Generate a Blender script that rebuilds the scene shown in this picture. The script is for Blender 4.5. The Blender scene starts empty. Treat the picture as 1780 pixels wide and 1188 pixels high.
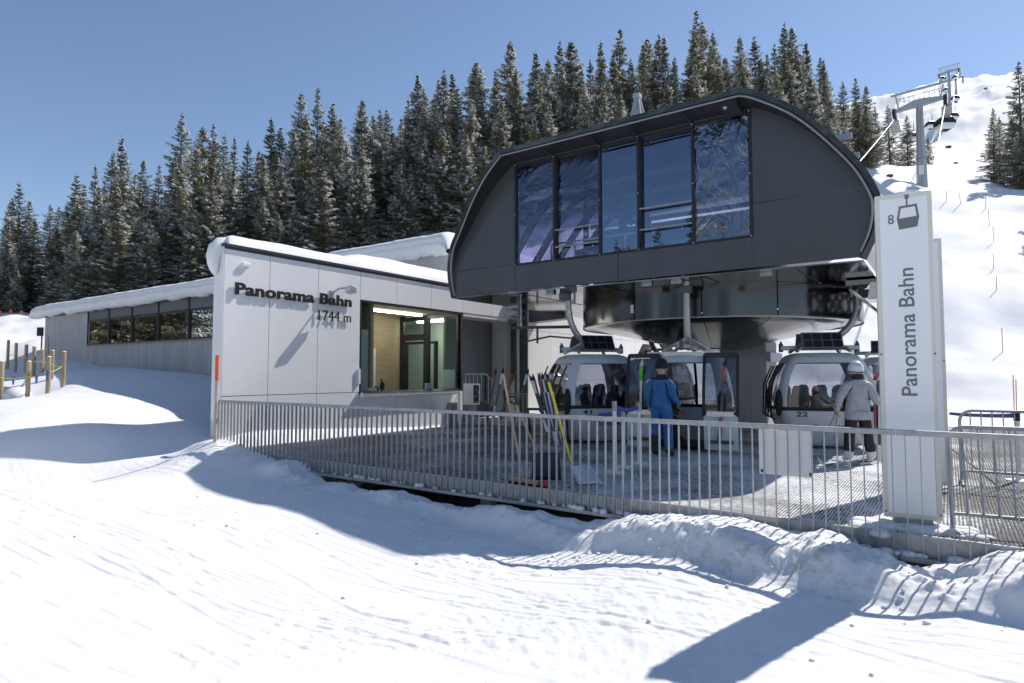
import bpy, bmesh, math, random
import numpy as np
from mathutils import Matrix, Vector

# ------------------------------------------------------------------ scene, camera, world, sun
scene = bpy.context.scene
COL = scene.collection
R = math.radians
F_PX, CX, CY, EYE = 1080.0, 890.0, 594.0, 1.62      # focal length and centre of the 1780 x 1188 photograph
YAW, PITCH = R(35.04), R(2.968)                     # world x and y run along the building grid

cam_data = bpy.data.cameras.new('camera')
cam_data.sensor_width = 36.0
cam_data.lens = 36.0 * F_PX / 1780.0
cam_data.clip_start = 0.05
cam_data.clip_end = 5000.0
cam = bpy.data.objects.new('camera', cam_data)
COL.objects.link(cam)
cam.location = (0, 0, EYE)
cam.rotation_euler = (math.pi / 2 + PITCH, 0, YAW)
scene.camera = cam

SUN_AZ, SUN_EL = R(18.5), R(47.0)                   # azimuth from +y towards +x
world = bpy.data.worlds.new('World')
scene.world = world
world.use_nodes = True
wn = world.node_tree.nodes
wl = world.node_tree.links
bgn = wn['Background']
sky = wn.new('ShaderNodeTexSky')
sky.sky_type = 'NISHITA'
sky.sun_disc = False
sky.sun_elevation = SUN_EL
sky.sun_rotation = SUN_AZ
sky.altitude = 1300
sky.air_density = 1.0
sky.dust_density = 0.35
sky.ozone_density = 1.0
wl.new(sky.outputs[0], bgn.inputs[0])
bgn.inputs[1].default_value = 0.100

sun_data = bpy.data.lights.new('sun', 'SUN')
sun_data.energy = 3.6
sun_data.angle = R(0.5)
sun_data.color = (1.0, 0.945, 0.875)
sun = bpy.data.objects.new('sun', sun_data)
COL.objects.link(sun)
sdir = Vector((math.cos(SUN_EL) * math.sin(SUN_AZ), math.cos(SUN_EL) * math.cos(SUN_AZ), math.sin(SUN_EL)))
sun.rotation_euler = sdir.to_track_quat('Z', 'Y').to_euler()
sun.location = (5, 10, 30)

scene.view_settings.view_transform = 'Standard'
scene.view_settings.look = 'None'
scene.view_settings.exposure = 0.53
scene.view_settings.gamma = 1.0
scene.view_settings.use_curve_mapping = False
scene.cycles.max_bounces = 8
scene.cycles.transparent_max_bounces = 24
scene.cycles.use_denoising = True

# ------------------------------------------------------------------ surveying helpers
_fw = np.array([-math.sin(YAW) * math.cos(PITCH), math.cos(YAW) * math.cos(PITCH), math.sin(PITCH)])
_rt = np.array([math.cos(YAW), math.sin(YAW), 0.0])
_up = np.cross(_rt, _fw)
_fh = np.array([-math.sin(YAW), math.cos(YAW), 0.0])
_C = np.array([0, 0, EYE])
def ray(px, py): return _fw + _rt * (px - CX) / F_PX + _up * (CY - py) / F_PX
def on(px, py, ax, v):
    d = ray(px, py); return _C + d * ((v - _C[ax]) / d[ax])
def onx(px, py, v): return on(px, py, 0, v)
def ony(px, py, v): return on(px, py, 1, v)
def onz(px, py, v): return on(px, py, 2, v)
def at(px, py, Z):
    d = ray(px, py); return _C + d * (Z / float(d @ _fh))
def ground_dir(cx, cz):                      # a direction "right, away" on the ground -> world yaw vector
    v = _rt * cx + _fh * cz
    return v / np.linalg.norm(v)

# ------------------------------------------------------------------ materials
def mat(name, col, rough=0.6, metal=0.0, var=0.0, vscale=6.0, bump=0.0, bscale=40.0, spec=0.5, stretch=None,
        coat=0.0, objvar=0.0, dirt=None):
    m = bpy.data.materials.new(name)
    m.use_nodes = True
    nt = m.node_tree; N = nt.nodes; L = nt.links
    b = N['Principled BSDF']
    b.inputs['Base Color'].default_value = (*col, 1)
    b.inputs['Roughness'].default_value = rough
    b.inputs['Metallic'].default_value = metal
    b.inputs['Specular IOR Level'].default_value = spec
    b.inputs['Coat Weight'].default_value = coat
    tc = N.new('ShaderNodeTexCoord')
    vec = tc.outputs['Object']
    if stretch:
        mp = N.new('ShaderNodeMapping'); mp.inputs['Scale'].default_value = stretch
        L.new(vec, mp.inputs[0]); vec = mp.outputs[0]
    src = None
    if var > 0 or objvar > 0:
        hv = N.new('ShaderNodeHueSaturation')
        hv.inputs['Color'].default_value = (*col, 1)
        val = N.new('ShaderNodeMath'); val.operation = 'ADD'; val.inputs[0].default_value = 1.0; val.inputs[1].default_value = 0.0
        if var > 0:
            n = N.new('ShaderNodeTexNoise'); n.inputs['Scale'].default_value = vscale
            n.inputs['Detail'].default_value = 6; n.inputs['Roughness'].default_value = 0.6
            L.new(vec, n.inputs['Vector'])
            mr = N.new('ShaderNodeMapRange'); mr.inputs['From Min'].default_value = 0.3; mr.inputs['From Max'].default_value = 0.7
            mr.inputs['To Min'].default_value = 1 - var; mr.inputs['To Max'].default_value = 1 + var
            L.new(n.outputs['Fac'], mr.inputs[0]); L.new(mr.outputs[0], val.inputs[0])
        if objvar > 0:
            oi = N.new('ShaderNodeObjectInfo')
            mr2 = N.new('ShaderNodeMapRange'); mr2.inputs['To Min'].default_value = -objvar; mr2.inputs['To Max'].default_value = objvar
            L.new(oi.outputs['Random'], mr2.inputs[0]); L.new(mr2.outputs[0], val.inputs[1])
        L.new(val.outputs[0], hv.inputs['Value'])
        src = hv.outputs[0]
    if dirt:
        dcol, dscale, amount = dirt
        n2 = N.new('ShaderNodeTexNoise'); n2.inputs['Scale'].default_value = dscale; n2.inputs['Detail'].default_value = 8
        n2.inputs['Roughness'].default_value = 0.7
        L.new(vec, n2.inputs['Vector'])
        r2 = N.new('ShaderNodeMapRange'); r2.inputs['From Min'].default_value = 0.52; r2.inputs['From Max'].default_value = 0.72
        r2.inputs['To Max'].default_value = amount
        L.new(n2.outputs['Fac'], r2.inputs[0])
        mx = N.new('ShaderNodeMix'); mx.data_type = 'RGBA'
        L.new(r2.outputs[0], mx.inputs[0])
        if src is not None: L.new(src, mx.inputs[6])
        else: mx.inputs[6].default_value = (*col, 1)
        mx.inputs[7].default_value = (*dcol, 1)
        src = mx.outputs[2]
    if src is not None: L.new(src, b.inputs['Base Color'])
    if bump > 0:
        n = N.new('ShaderNodeTexNoise'); n.inputs['Scale'].default_value = bscale; n.inputs['Detail'].default_value = 8
        L.new(vec, n.inputs['Vector'])
        bp = N.new('ShaderNodeBump'); bp.inputs['Strength'].default_value = min(bump, 1.0); bp.inputs['Distance'].default_value = 0.02 if bump < 1 else 0.06
        L.new(n.outputs['Fac'], bp.inputs['Height']); L.new(bp.outputs[0], b.inputs['Normal'])
    return m

def glass(name, tint, gloss=0.15, rough=0.02, wrinkle=0.0, wscale=2.0, gcol=(1, 1, 1), stretch=(1, 1, 1), blend=0.15):
    m = bpy.data.materials.new(name); m.use_nodes = True
    nt = m.node_tree; N = nt.nodes; L = nt.links
    N.remove(N['Principled BSDF'])
    out = N['Material Output']
    tr = N.new('ShaderNodeBsdfTransparent'); tr.inputs[0].default_value = (*tint, 1)
    gl = N.new('ShaderNodeBsdfGlossy'); gl.inputs['Color'].default_value = (*gcol, 1); gl.inputs['Roughness'].default_value = rough
    mx = N.new('ShaderNodeMixShader')
    lw = N.new('ShaderNodeLayerWeight'); lw.inputs[0].default_value = blend
    mr = N.new('ShaderNodeMapRange'); mr.inputs['To Min'].default_value = gloss; mr.inputs['To Max'].default_value = 1.0
    L.new(lw.outputs['Fresnel'], mr.inputs[0]); L.new(mr.outputs[0], mx.inputs[0])
    L.new(tr.outputs[0], mx.inputs[1]); L.new(gl.outputs[0], mx.inputs[2]); L.new(mx.outputs[0], out.inputs[0])
    if wrinkle > 0:
        tc = N.new('ShaderNodeTexCoord')
        mp = N.new('ShaderNodeMapping'); mp.inputs['Scale'].default_value = stretch
        n = N.new('ShaderNodeTexNoise'); n.inputs['Scale'].default_value = wscale; n.inputs['Detail'].default_value = 3
        n.inputs['Distortion'].default_value = 1.5
        bp = N.new('ShaderNodeBump'); bp.inputs['Strength'].default_value = wrinkle; bp.inputs['Distance'].default_value = 0.1
        L.new(tc.outputs['Object'], mp.inputs[0]); L.new(mp.outputs[0], n.inputs['Vector'])
        L.new(n.outputs['Fac'], bp.inputs['Height']); L.new(bp.outputs[0], gl.inputs['Normal'])
    return m

M = {}
def snow_material(name, fine=1.0, dirt=False, tracks=False):
    m = bpy.data.materials.new(name); m.use_nodes = True
    nt = m.node_tree; N = nt.nodes; L = nt.links
    b = N['Principled BSDF']
    b.inputs['Roughness'].default_value = 0.75
    b.inputs['Specular IOR Level'].default_value = 0.25
    tc = N.new('ShaderNodeTexCoord')
    n = N.new('ShaderNodeTexNoise'); n.inputs['Scale'].default_value = 1.3; n.inputs['Detail'].default_value = 8; n.inputs['Roughness'].default_value = 0.62
    L.new(tc.outputs['Object'], n.inputs['Vector'])
    cr = N.new('ShaderNodeValToRGB')
    cr.color_ramp.elements[0].position = 0.3; cr.color_ramp.elements[0].color = (0.755, 0.76, 0.775, 1)
    cr.color_ramp.elements[1].position = 0.7; cr.color_ramp.elements[1].color = (0.82, 0.823, 0.83, 1)
    L.new(n.outputs['Fac'], cr.inputs[0])
    col = cr.outputs[0]
    if dirt:      # grit thrown onto the ploughed bank beside the deck
        sep = N.new('ShaderNodeSeparateXYZ'); L.new(tc.outputs['Object'], sep.inputs[0])
        def band(sock, c, w):
            s = N.new('ShaderNodeMath'); s.operation = 'SUBTRACT'; s.inputs[1].default_value = c; L.new(sock, s.inputs[0])
            a = N.new('ShaderNodeMath'); a.operation = 'ABSOLUTE'; L.new(s.outputs[0], a.inputs[0])
            r = N.new('ShaderNodeMapRange'); r.interpolation_type = 'SMOOTHSTEP'
            r.inputs['From Min'].default_value = w; r.inputs['From Max'].default_value = 0; r.inputs['To Max'].default_value = 1
            L.new(a.outputs[0], r.inputs[0]); return r.outputs[0]
        bx = band(sep.outputs[0], -1.6, 2.4); by = band(sep.outputs[1], 6.45, 0.6)
        nd = N.new('ShaderNodeTexNoise'); nd.inputs['Scale'].default_value = 5.5; nd.inputs['Detail'].default_value = 10; nd.inputs['Roughness'].default_value = 0.75
        L.new(tc.outputs['Object'], nd.inputs['Vector'])
        rd = N.new('ShaderNodeMapRange'); rd.inputs['From Min'].default_value = 0.47; rd.inputs['From Max'].default_value = 0.70
        L.new(nd.outputs['Fac'], rd.inputs[0])
        m1 = N.new('ShaderNodeMath'); m1.operation = 'MULTIPLY'; L.new(bx, m1.inputs[0]); L.new(by, m1.inputs[1])
        m2 = N.new('ShaderNodeMath'); m2.operation = 'MULTIPLY'; L.new(m1.outputs[0], m2.inputs[0]); L.new(rd.outputs[0], m2.inputs[1])
        mx = N.new('ShaderNodeMix'); mx.data_type = 'RGBA'
        L.new(m2.outputs[0], mx.inputs[0]); L.new(col, mx.inputs[6]); mx.inputs[7].default_value = (0.36, 0.33, 0.30, 1)
        col = mx.outputs[2]
    L.new(col, b.inputs['Base Color'])
    n1 = N.new('ShaderNodeTexNoise'); n1.inputs['Scale'].default_value = 9; n1.inputs['Detail'].default_value = 9; n1.inputs['Roughness'].default_value = 0.65
    L.new(tc.outputs['Object'], n1.inputs['Vector'])
    bp = N.new('ShaderNodeBump'); bp.inputs['Strength'].default_value = 0.22 * fine; bp.inputs['Distance'].default_value = 0.05
    L.new(n1.outputs['Fac'], bp.inputs['Height'])
    last = bp
    if tracks:    # fine ski scratches along the run
        mp = N.new('ShaderNodeMapping'); mp.inputs['Rotation'].default_value = (0, 0, R(-12)); mp.inputs['Scale'].default_value = (0.35, 9.0, 1.0)
        L.new(tc.outputs['Object'], mp.inputs[0])
        n3 = N.new('ShaderNodeTexNoise'); n3.inputs['Scale'].default_value = 2.2; n3.inputs['Detail'].default_value = 6; n3.inputs['Roughness'].default_value = 0.7
        L.new(mp.outputs[0], n3.inputs['Vector'])
        b3 = N.new('ShaderNodeBump'); b3.inputs['Strength'].default_value = 0.14; b3.inputs['Distance'].default_value = 0.05
        L.new(n3.outputs['Fac'], b3.inputs['Height']); L.new(bp.outputs[0], b3.inputs['Normal'])
        last = b3
    L.new(last.outputs[0], b.inputs['Normal'])
    return m
M['snow'] = snow_material('snow', 1.0, dirt=True, tracks=True)
M['snow_soft'] = snow_material('snow_soft', 0.6)
def leafy(name, col, trans, var, objvar):
    m = mat(name, col, 0.8, var=var, vscale=0.9, objvar=objvar, spec=0.2); nt = m.node_tree; N = nt.nodes; L = nt.links
    b = N['Principled BSDF']; out = N['Material Output']
    tr = N.new('ShaderNodeBsdfTranslucent'); mx = N.new('ShaderNodeMixShader'); mx.inputs[0].default_value = trans
    if b.inputs['Base Color'].is_linked: L.new(b.inputs['Base Color'].links[0].from_socket, tr.inputs[0])
    else: tr.inputs[0].default_value = (*col, 1)
    L.new(b.outputs[0], mx.inputs[1]); L.new(tr.outputs[0], mx.inputs[2]); L.new(mx.outputs[0], out.inputs[0])
    return m
M['snow_tree'] = leafy('snow_on_needles', (0.88, 0.885, 0.90), 0.35, 0.03, 0.0)
M['needles'] = leafy('spruce_needles', (0.18, 0.182, 0.115), 0.42, 0.35, 0.25)
M['bark'] = mat('bark', (0.13, 0.095, 0.07), 0.9, var=0.3, vscale=4, bump=0.6, bscale=12)
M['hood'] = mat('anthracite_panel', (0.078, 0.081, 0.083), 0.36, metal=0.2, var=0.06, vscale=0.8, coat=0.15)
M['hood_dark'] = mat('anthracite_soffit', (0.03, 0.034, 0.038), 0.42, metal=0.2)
M['rim'] = mat('dark_blue_rim', (0.022, 0.034, 0.046), 0.22, metal=0.4, coat=0.5)
M['polished'] = mat('polished_dark_sheet', (0.24, 0.25, 0.26), 0.10, metal=1.0, var=0.1, vscale=0.7, bump=0.05, bscale=1.6)
M['drumskin'] = mat('satin_dark_sheet', (0.085, 0.09, 0.095), 0.16, metal=0.85, bump=0.04, bscale=1.2)
M['frame'] = mat('black_frame', (0.014, 0.015, 0.017), 0.45)
M['trim'] = mat('bright_trim', (0.27, 0.27, 0.265), 0.35, metal=0.6)
M['galv'] = mat('galvanised_steel', (0.36, 0.375, 0.39), 0.5, metal=0.55, var=0.16, vscale=9, bump=0.1, bscale=60)
M['steel'] = mat('grey_machine_steel', (0.36, 0.37, 0.38), 0.38, metal=0.6, var=0.1)
M['dsteel'] = mat('dark_machine_steel', (0.09, 0.095, 0.10), 0.45, metal=0.5)
M['facade'] = mat('pale_grey_facade_panel', (0.84, 0.84, 0.835), 0.34, metal=0.15, var=0.04, vscale=0.7, coat=0.15, objvar=0.025, bump=0.03, bscale=1.5)
M['joint'] = mat('dark_joint', (0.10, 0.105, 0.11), 0.8)
M['cap'] = mat('dark_roof_edge', (0.05, 0.053, 0.058), 0.4, metal=0.4)
M['letter'] = mat('black_lettering', (0.010, 0.011, 0.012), 0.42)
M['concrete'] = mat('board_marked_concrete', (0.50, 0.495, 0.475), 0.85, var=0.13, vscale=1.7, bump=0.25, bscale=18, stretch=(1, 1, 0.25))
M['concrete_light'] = mat('pale_concrete', (0.80, 0.785, 0.76), 0.85, var=0.07, vscale=1.2, bump=0.2, bscale=18, stretch=(1, 1, 0.3))
M['cladding'] = mat('grey_board_cladding', (0.42, 0.415, 0.42), 0.7, var=0.16, vscale=2.0, bump=0.2, bscale=10, stretch=(3, 3, 0.35), objvar=0.06)
M['dark_wall'] = mat('slate_grey_door_panel', (0.135, 0.145, 0.16), 0.5, var=0.05)
M['white'] = mat('white_paint', (0.78, 0.78, 0.77), 0.4, var=0.03)
M['sign'] = mat('white_sign_panel', (0.90, 0.905, 0.92), 0.3, coat=0.3)
M['sign_edge'] = mat('cream_sign_edge', (0.74, 0.72, 0.64), 0.4)
M['sign_ink'] = mat('grey_sign_print', (0.17, 0.175, 0.185), 0.5)
M['wood'] = mat('peeled_post_wood', (0.38, 0.29, 0.18), 0.75, var=0.25, vscale=5, bump=0.3, bscale=20, stretch=(4, 4, 0.5), objvar=0.15)
M['grey_pole'] = mat('weathered_pole', (0.50, 0.44, 0.38), 0.8, var=0.2, vscale=9)
M['handle'] = mat('ash_handle', (0.52, 0.36, 0.19), 0.55, var=0.12, vscale=6)
M['interior_wood'] = mat('spruce_board_wall', (0.42, 0.31, 0.20), 0.6, var=0.15, vscale=2, stretch=(1, 1, 6))
M['plaster'] = mat('interior_plaster', (0.62, 0.66, 0.62), 0.8)
M['ceiling'] = mat('beige_ceiling', (0.55, 0.50, 0.40), 0.8)
M['orange'] = mat('signal_orange', (0.80, 0.12, 0.03), 0.5)
M['pale_red'] = mat('faded_red_pole', (0.62, 0.30, 0.24), 0.6)
M['red'] = mat('red_paint', (0.55, 0.03, 0.03), 0.45)
M['yellow'] = mat('yellow_handle', (0.85, 0.72, 0.02), 0.4)
M['ropeyellow'] = mat('yellow_rope', (0.65, 0.52, 0.10), 0.7)
M['bluebelt'] = mat('blue_belt', (0.05, 0.09, 0.34), 0.6)
M['blueflag'] = mat('blue_flag', (0.06, 0.14, 0.50), 0.6)
M['black'] = mat('black_rubber', (0.014, 0.014, 0.016), 0.65)
M['cabin'] = mat('light_grey_cabin_panel', (0.74, 0.755, 0.77), 0.28, metal=0.1, coat=0.4)
M['cabin_frame'] = mat('silver_cabin_frame', (0.62, 0.625, 0.62), 0.38, metal=0.15)
M['solar'] = mat('solar_cells', (0.012, 0.013, 0.02), 0.2, coat=0.5)
M['seat'] = mat('dark_seat_shell', (0.025, 0.032, 0.05), 0.55)
M['text_blue'] = mat('dark_blue_print', (0.04, 0.08, 0.22), 0.5)
M['alu'] = mat('aluminium', (0.62, 0.63, 0.65), 0.3, metal=0.9)
M['cablewhite'] = mat('steel_rope', (0.60, 0.60, 0.60), 0.45, metal=0.4)
M['tarp'] = mat('blue_white_tarp', (0.42, 0.46, 0.54), 0.45, var=0.15, vscale=5, bump=0.5, bscale=5)
M['green'] = mat('lime_green_print', (0.16, 0.55, 0.04), 0.4)
M['skiwhite'] = mat('ski_white', (0.72, 0.72, 0.74), 0.3, coat=0.4)
M['skidark'] = mat('ski_dark', (0.04, 0.04, 0.05), 0.3, coat=0.4)
M['skired'] = mat('ski_red', (0.28, 0.03, 0.04), 0.3, coat=0.4)
M['rock'] = mat('rock', (0.12, 0.11, 0.10), 0.9, var=0.3, vscale=2, bump=0.6, bscale=5)
M['tube'] = mat('white_shutter_box', (0.80, 0.80, 0.80), 0.35)
M['glass_office'] = glass('office_glass', (0.90, 0.95, 0.92), 0.0, blend=0.06)
M['glass_long'] = glass('dark_mirror_glass', (0.14, 0.17, 0.165), 0.55, 0.015, 0.012, 0.6)
M['glass_cabin'] = glass('cabin_glass', (0.62, 0.63, 0.68), 0.07)
M['glass_door'] = glass('dark_cabin_glass', (0.34, 0.37, 0.43), 0.10)
M['film'] = glass('tinted_film', (0.60, 0.57, 0.74), 0.14, 0.01, 0.5, 0.9, (0.62, 0.66, 0.82))
M['film_blue'] = glass('tinted_film_flat', (0.40, 0.46, 0.62), 0.26, 0.01, 0.05, 0.7, (0.55, 0.66, 0.86))
M['film_wrinkled'] = glass('tinted_film_wrinkled', (0.42, 0.40, 0.55), 0.30, 0.01, 1.0, 1.6, (0.58, 0.62, 0.76), (1.6, 1, 0.8))

def lit(name, col, power):
    m = bpy.data.materials.new(name); m.use_nodes = True; b = m.node_tree.nodes['Principled BSDF']
    b.inputs['Emission Color'].default_value = (*col, 1); b.inputs['Emission Strength'].default_value = power; return m
M['lit_tube'] = lit('lit_tube_or_fill', (1.0, 0.96, 0.90), 24.0)
def mat_deck():
    m = bpy.data.materials.new('rubber_grid_mat_with_snow'); m.use_nodes = True
    nt = m.node_tree; N = nt.nodes; L = nt.links
    b = N['Principled BSDF']; b.inputs['Roughness'].default_value = 0.7
    tc = N.new('ShaderNodeTexCoord')
    w = N.new('ShaderNodeTexWave'); w.wave_type = 'BANDS'; w.bands_direction = 'X'
    w.inputs['Scale'].default_value = 9.0; w.inputs['Distortion'].default_value = 0.3; w.inputs['Detail'].default_value = 2
    L.new(tc.outputs['Object'], w.inputs['Vector'])
    w2 = N.new('ShaderNodeTexWave'); w2.wave_type = 'BANDS'; w2.bands_direction = 'Y'
    w2.inputs['Scale'].default_value = 9.0; w2.inputs['Distortion'].default_value = 0.3
    L.new(tc.outputs['Object'], w2.inputs['Vector'])
    n = N.new('ShaderNodeTexNoise'); n.inputs['Scale'].default_value = 0.55; n.inputs['Detail'].default_value = 5; n.inputs['Roughness'].default_value = 0.6
    L.new(tc.outputs['Object'], n.inputs['Vector'])
    nf = N.new('ShaderNodeTexNoise'); nf.inputs['Scale'].default_value = 16; nf.inputs['Detail'].default_value = 6; nf.inputs['Roughness'].default_value = 0.7
    L.new(tc.outputs['Object'], nf.inputs['Vector'])
    def mth(op, a, bb):
        k = N.new('ShaderNodeMath'); k.operation = op
        for i, s in enumerate((a, bb)):
            if isinstance(s, (int, float)): k.inputs[i].default_value = s
            else: L.new(s, k.inputs[i])
        return k.outputs[0]
    s = mth('MULTIPLY', n.outputs['Fac'], 1.5)
    s = mth('ADD', s, mth('MULTIPLY', mth('SUBTRACT', nf.outputs['Fac'], 0.5), 1.6))
    s = mth('ADD', s, mth('MULTIPLY', mth('SUBTRACT', w.outputs['Fac'], 0.5), -0.34))
    s = mth('ADD', s, mth('MULTIPLY', mth('SUBTRACT', w2.outputs['Fac'], 0.5), -0.16))
    sep = N.new('ShaderNodeSeparateXYZ'); L.new(tc.outputs['Object'], sep.inputs[0])
    gx = N.new('ShaderNodeMapRange'); gx.inputs['From Min'].default_value = -9.0; gx.inputs['From Max'].default_value = -3.5
    gx.inputs['To Min'].default_value = -0.30; gx.inputs['To Max'].default_value = 0.05
    L.new(sep.outputs[0], gx.inputs[0])
    gx2 = N.new('ShaderNodeMapRange'); gx2.inputs['From Min'].default_value = -0.5; gx2.inputs['From Max'].default_value = 0.5
    gx2.inputs['To Min'].default_value = 0.0; gx2.inputs['To Max'].default_value = -0.42
    L.new(sep.outputs[0], gx2.inputs[0])
    s = mth('ADD', mth('ADD', s, gx.outputs[0]), gx2.outputs[0])
    mr = N.new('ShaderNodeMapRange'); mr.inputs['From Min'].default_value = 0.50; mr.inputs['From Max'].default_value = 0.95
    L.new(s, mr.inputs[0])
    mx = N.new('ShaderNodeMix'); mx.data_type = 'RGBA'
    L.new(mr.outputs[0], mx.inputs[0]); mx.inputs[6].default_value = (0.045, 0.043, 0.046, 1); mx.inputs[7].default_value = (0.78, 0.80, 0.83, 1)
    L.new(mx.outputs[2], b.inputs['Base Color'])
    hgt = mth('ADD', mth('MULTIPLY', w.outputs['Fac'], 0.6), mth('MULTIPLY', nf.outputs['Fac'], 0.8))
    bp = N.new('ShaderNodeBump'); bp.inputs['Strength'].default_value = 0.7; bp.inputs['Distance'].default_value = 0.03
    L.new(hgt, bp.inputs['Height']); L.new(bp.outputs[0], b.inputs['Normal'])
    return m
M['deck'] = mat_deck()

# ------------------------------------------------------------------ mesh helpers
class MB:
    def __init__(s): s.v = []; s.f = []; s.mi = []
    def add(s, vs, fs, mi=0):
        o = len(s.v); s.v += [tuple(map(float, q)) for q in vs]
        s.f += [tuple(i + o for i in f) for f in fs]; s.mi += [mi] * len(fs); return s
    def box(s, x0, x1, y0, y1, z0, z1, mi=0):
        return s.add([(x0,y0,z0),(x1,y0,z0),(x1,y1,z0),(x0,y1,z0),(x0,y0,z1),(x1,y0,z1),(x1,y1,z1),(x0,y1,z1)],
                     [(0,3,2,1),(4,5,6,7),(0,1,5,4),(1,2,6,5),(2,3,7,6),(3,0,4,7)], mi)
    def obox(s, c, ax, ay, az, mi=0):       # centre and three half-axis vectors
        c, ax, ay, az = (np.array(q, float) for q in (c, ax, ay, az))
        vs = [c+i*ax+j*ay+k*az for k in (-1,1) for (i,j) in ((-1,-1),(1,-1),(1,1),(-1,1))]
        fs = [(0,3,2,1),(4,5,6,7),(0,1,5,4),(1,2,6,5),(2,3,7,6),(3,0,4,7)]
        if np.dot(np.cross(ax, ay), az) < 0: fs = [f[::-1] for f in fs]
        return s.add(vs, fs, mi)
    def beam(s, p, q, w, h, upv=(0,0,1), mi=0):   # rectangular bar from p to q
        p, q = np.array(p, float), np.array(q, float); d = q - p; l = np.linalg.norm(d); d /= l
        u = np.array(upv, float); sd = np.cross(d, u)
        if np.linalg.norm(sd) < 1e-4: sd = np.cross(d, np.array([1.0, 0, 0]))
        sd /= np.linalg.norm(sd); u = np.cross(sd, d)
        return s.obox((p+q)/2, d*l/2, sd*w/2, u*h/2, mi)
    def tube(s, path, r, n=8, cap=True, mi=0):
        P = [np.array(p, float) for p in path]; m = len(P)
        rr = r if hasattr(r, '__len__') else [r]*m
        t0 = P[1]-P[0]; t0 /= np.linalg.norm(t0)
        a = np.array([0,0,1.0]) if abs(t0[2]) < 0.9 else np.array([1.0,0,0])
        u = np.cross(t0, a); u /= np.linalg.norm(u)
        vs = []
        for i in range(m):
            t = P[min(i+1,m-1)] - P[max(i-1,0)]; t /= max(np.linalg.norm(t), 1e-9)
            u = u - t*np.dot(u,t); u /= max(np.linalg.norm(u), 1e-9); w = np.cross(t,u)
            for k in range(n):
                an = 2*math.pi*k/n; vs.append(P[i]+rr[i]*(math.cos(an)*u+math.sin(an)*w))
        fs = [(i*n+k, i*n+(k+1)%n, (i+1)*n+(k+1)%n, (i+1)*n+k) for i in range(m-1) for k in range(n)]
        if cap: fs += [tuple(range(n))[::-1], tuple((m-1)*n+k for k in range(n))]
        return s.add(vs, fs, mi)
    def prism(s, poly, axis, c0, c1, mi=0):   # polygon in the two other axes, extruded along axis
        def mk(p, c):
            q = [0,0,0]; o = [i for i in range(3) if i != axis]; q[o[0]] = p[0]; q[o[1]] = p[1]; q[axis] = c; return q
        n = len(poly)
        ar = sum(poly[i][0]*poly[(i+1)%n][1]-poly[(i+1)%n][0]*poly[i][1] for i in range(n))
        if axis == 1: ar = -ar
        P = list(poly) if ar > 0 else list(poly)[::-1]
        vs = [mk(p, c0) for p in P] + [mk(p, c1) for p in P]
        fs = [tuple(range(n))[::-1], tuple(range(n, 2*n))] + [(i,(i+1)%n,n+(i+1)%n,n+i) for i in range(n)]
        if c1 < c0: fs = [f[::-1] for f in fs]
        return s.add(vs, fs, mi)
    def lathe(s, prof, n=24, c=(0,0,0), mi=0, cap=False):
        vs = [(c[0]+r*math.cos(2*math.pi*k/n), c[1]+r*math.sin(2*math.pi*k/n), c[2]+z) for r, z in prof for k in range(n)]
        m = len(prof)
        fs = [(i*n+k, i*n+(k+1)%n, (i+1)*n+(k+1)%n, (i+1)*n+k) for i in range(m-1) for k in range(n)]
        if cap: fs += [tuple(range(n))[::-1], tuple((m-1)*n+k for k in range(n))]
        return s.add(vs, fs, mi)
    def ball(s, c, rx, ry=None, rz=None, n=12, m=8, mi=0):
        ry = rx if ry is None else ry; rz = rx if rz is None else rz
        vs = [(c[0], c[1], c[2]-rz)]
        for i in range(1, m):
            ph = -math.pi/2 + math.pi*i/m
            for k in range(n):
                an = 2*math.pi*k/n
                vs.append((c[0]+rx*math.cos(ph)*math.cos(an), c[1]+ry*math.cos(ph)*math.sin(an), c[2]+rz*math.sin(ph)))
        vs.append((c[0], c[1], c[2]+rz))
        fs = [(0, 1+(k+1)%n, 1+k) for k in range(n)]
        for i in range(m-2):
            fs += [(1+i*n+k, 1+i*n+(k+1)%n, 1+(i+1)*n+(k+1)%n, 1+(i+1)*n+k) for k in range(n)]
        t = len(vs)-1; o = 1+(m-2)*n
        fs += [(o+k, o+(k+1)%n, t) for k in range(n)]
        return s.add(vs, fs, mi)
    def grid(s, P, mi=0, flip=False):       # P[i][j] -> points
        n, m = len(P), len(P[0])
        vs = [q for row in P for q in row]
        fs = [(i*m+j, i*m+j+1, (i+1)*m+j+1, (i+1)*m+j) for i in range(n-1) for j in range(m-1)]
        if flip: fs = [f[::-1] for f in fs]
        return s.add(vs, fs, mi)
    def mesh(s, name, mats, smooth=None):
        me = bpy.data.meshes.new(name)
        me.from_pydata(s.v, [], s.f)
        for m_ in (mats if isinstance(mats, (list, tuple)) else [mats]): me.materials.append(M[m_] if isinstance(m_, str) else m_)
        if any(s.mi): me.polygons.foreach_set('material_index', s.mi)
        if smooth is not None:
            me.polygons.foreach_set('use_smooth', [True]*len(me.polygons))
            if smooth < 180: me.set_sharp_from_angle(angle=R(smooth))
        me.update()
        return me
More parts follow.
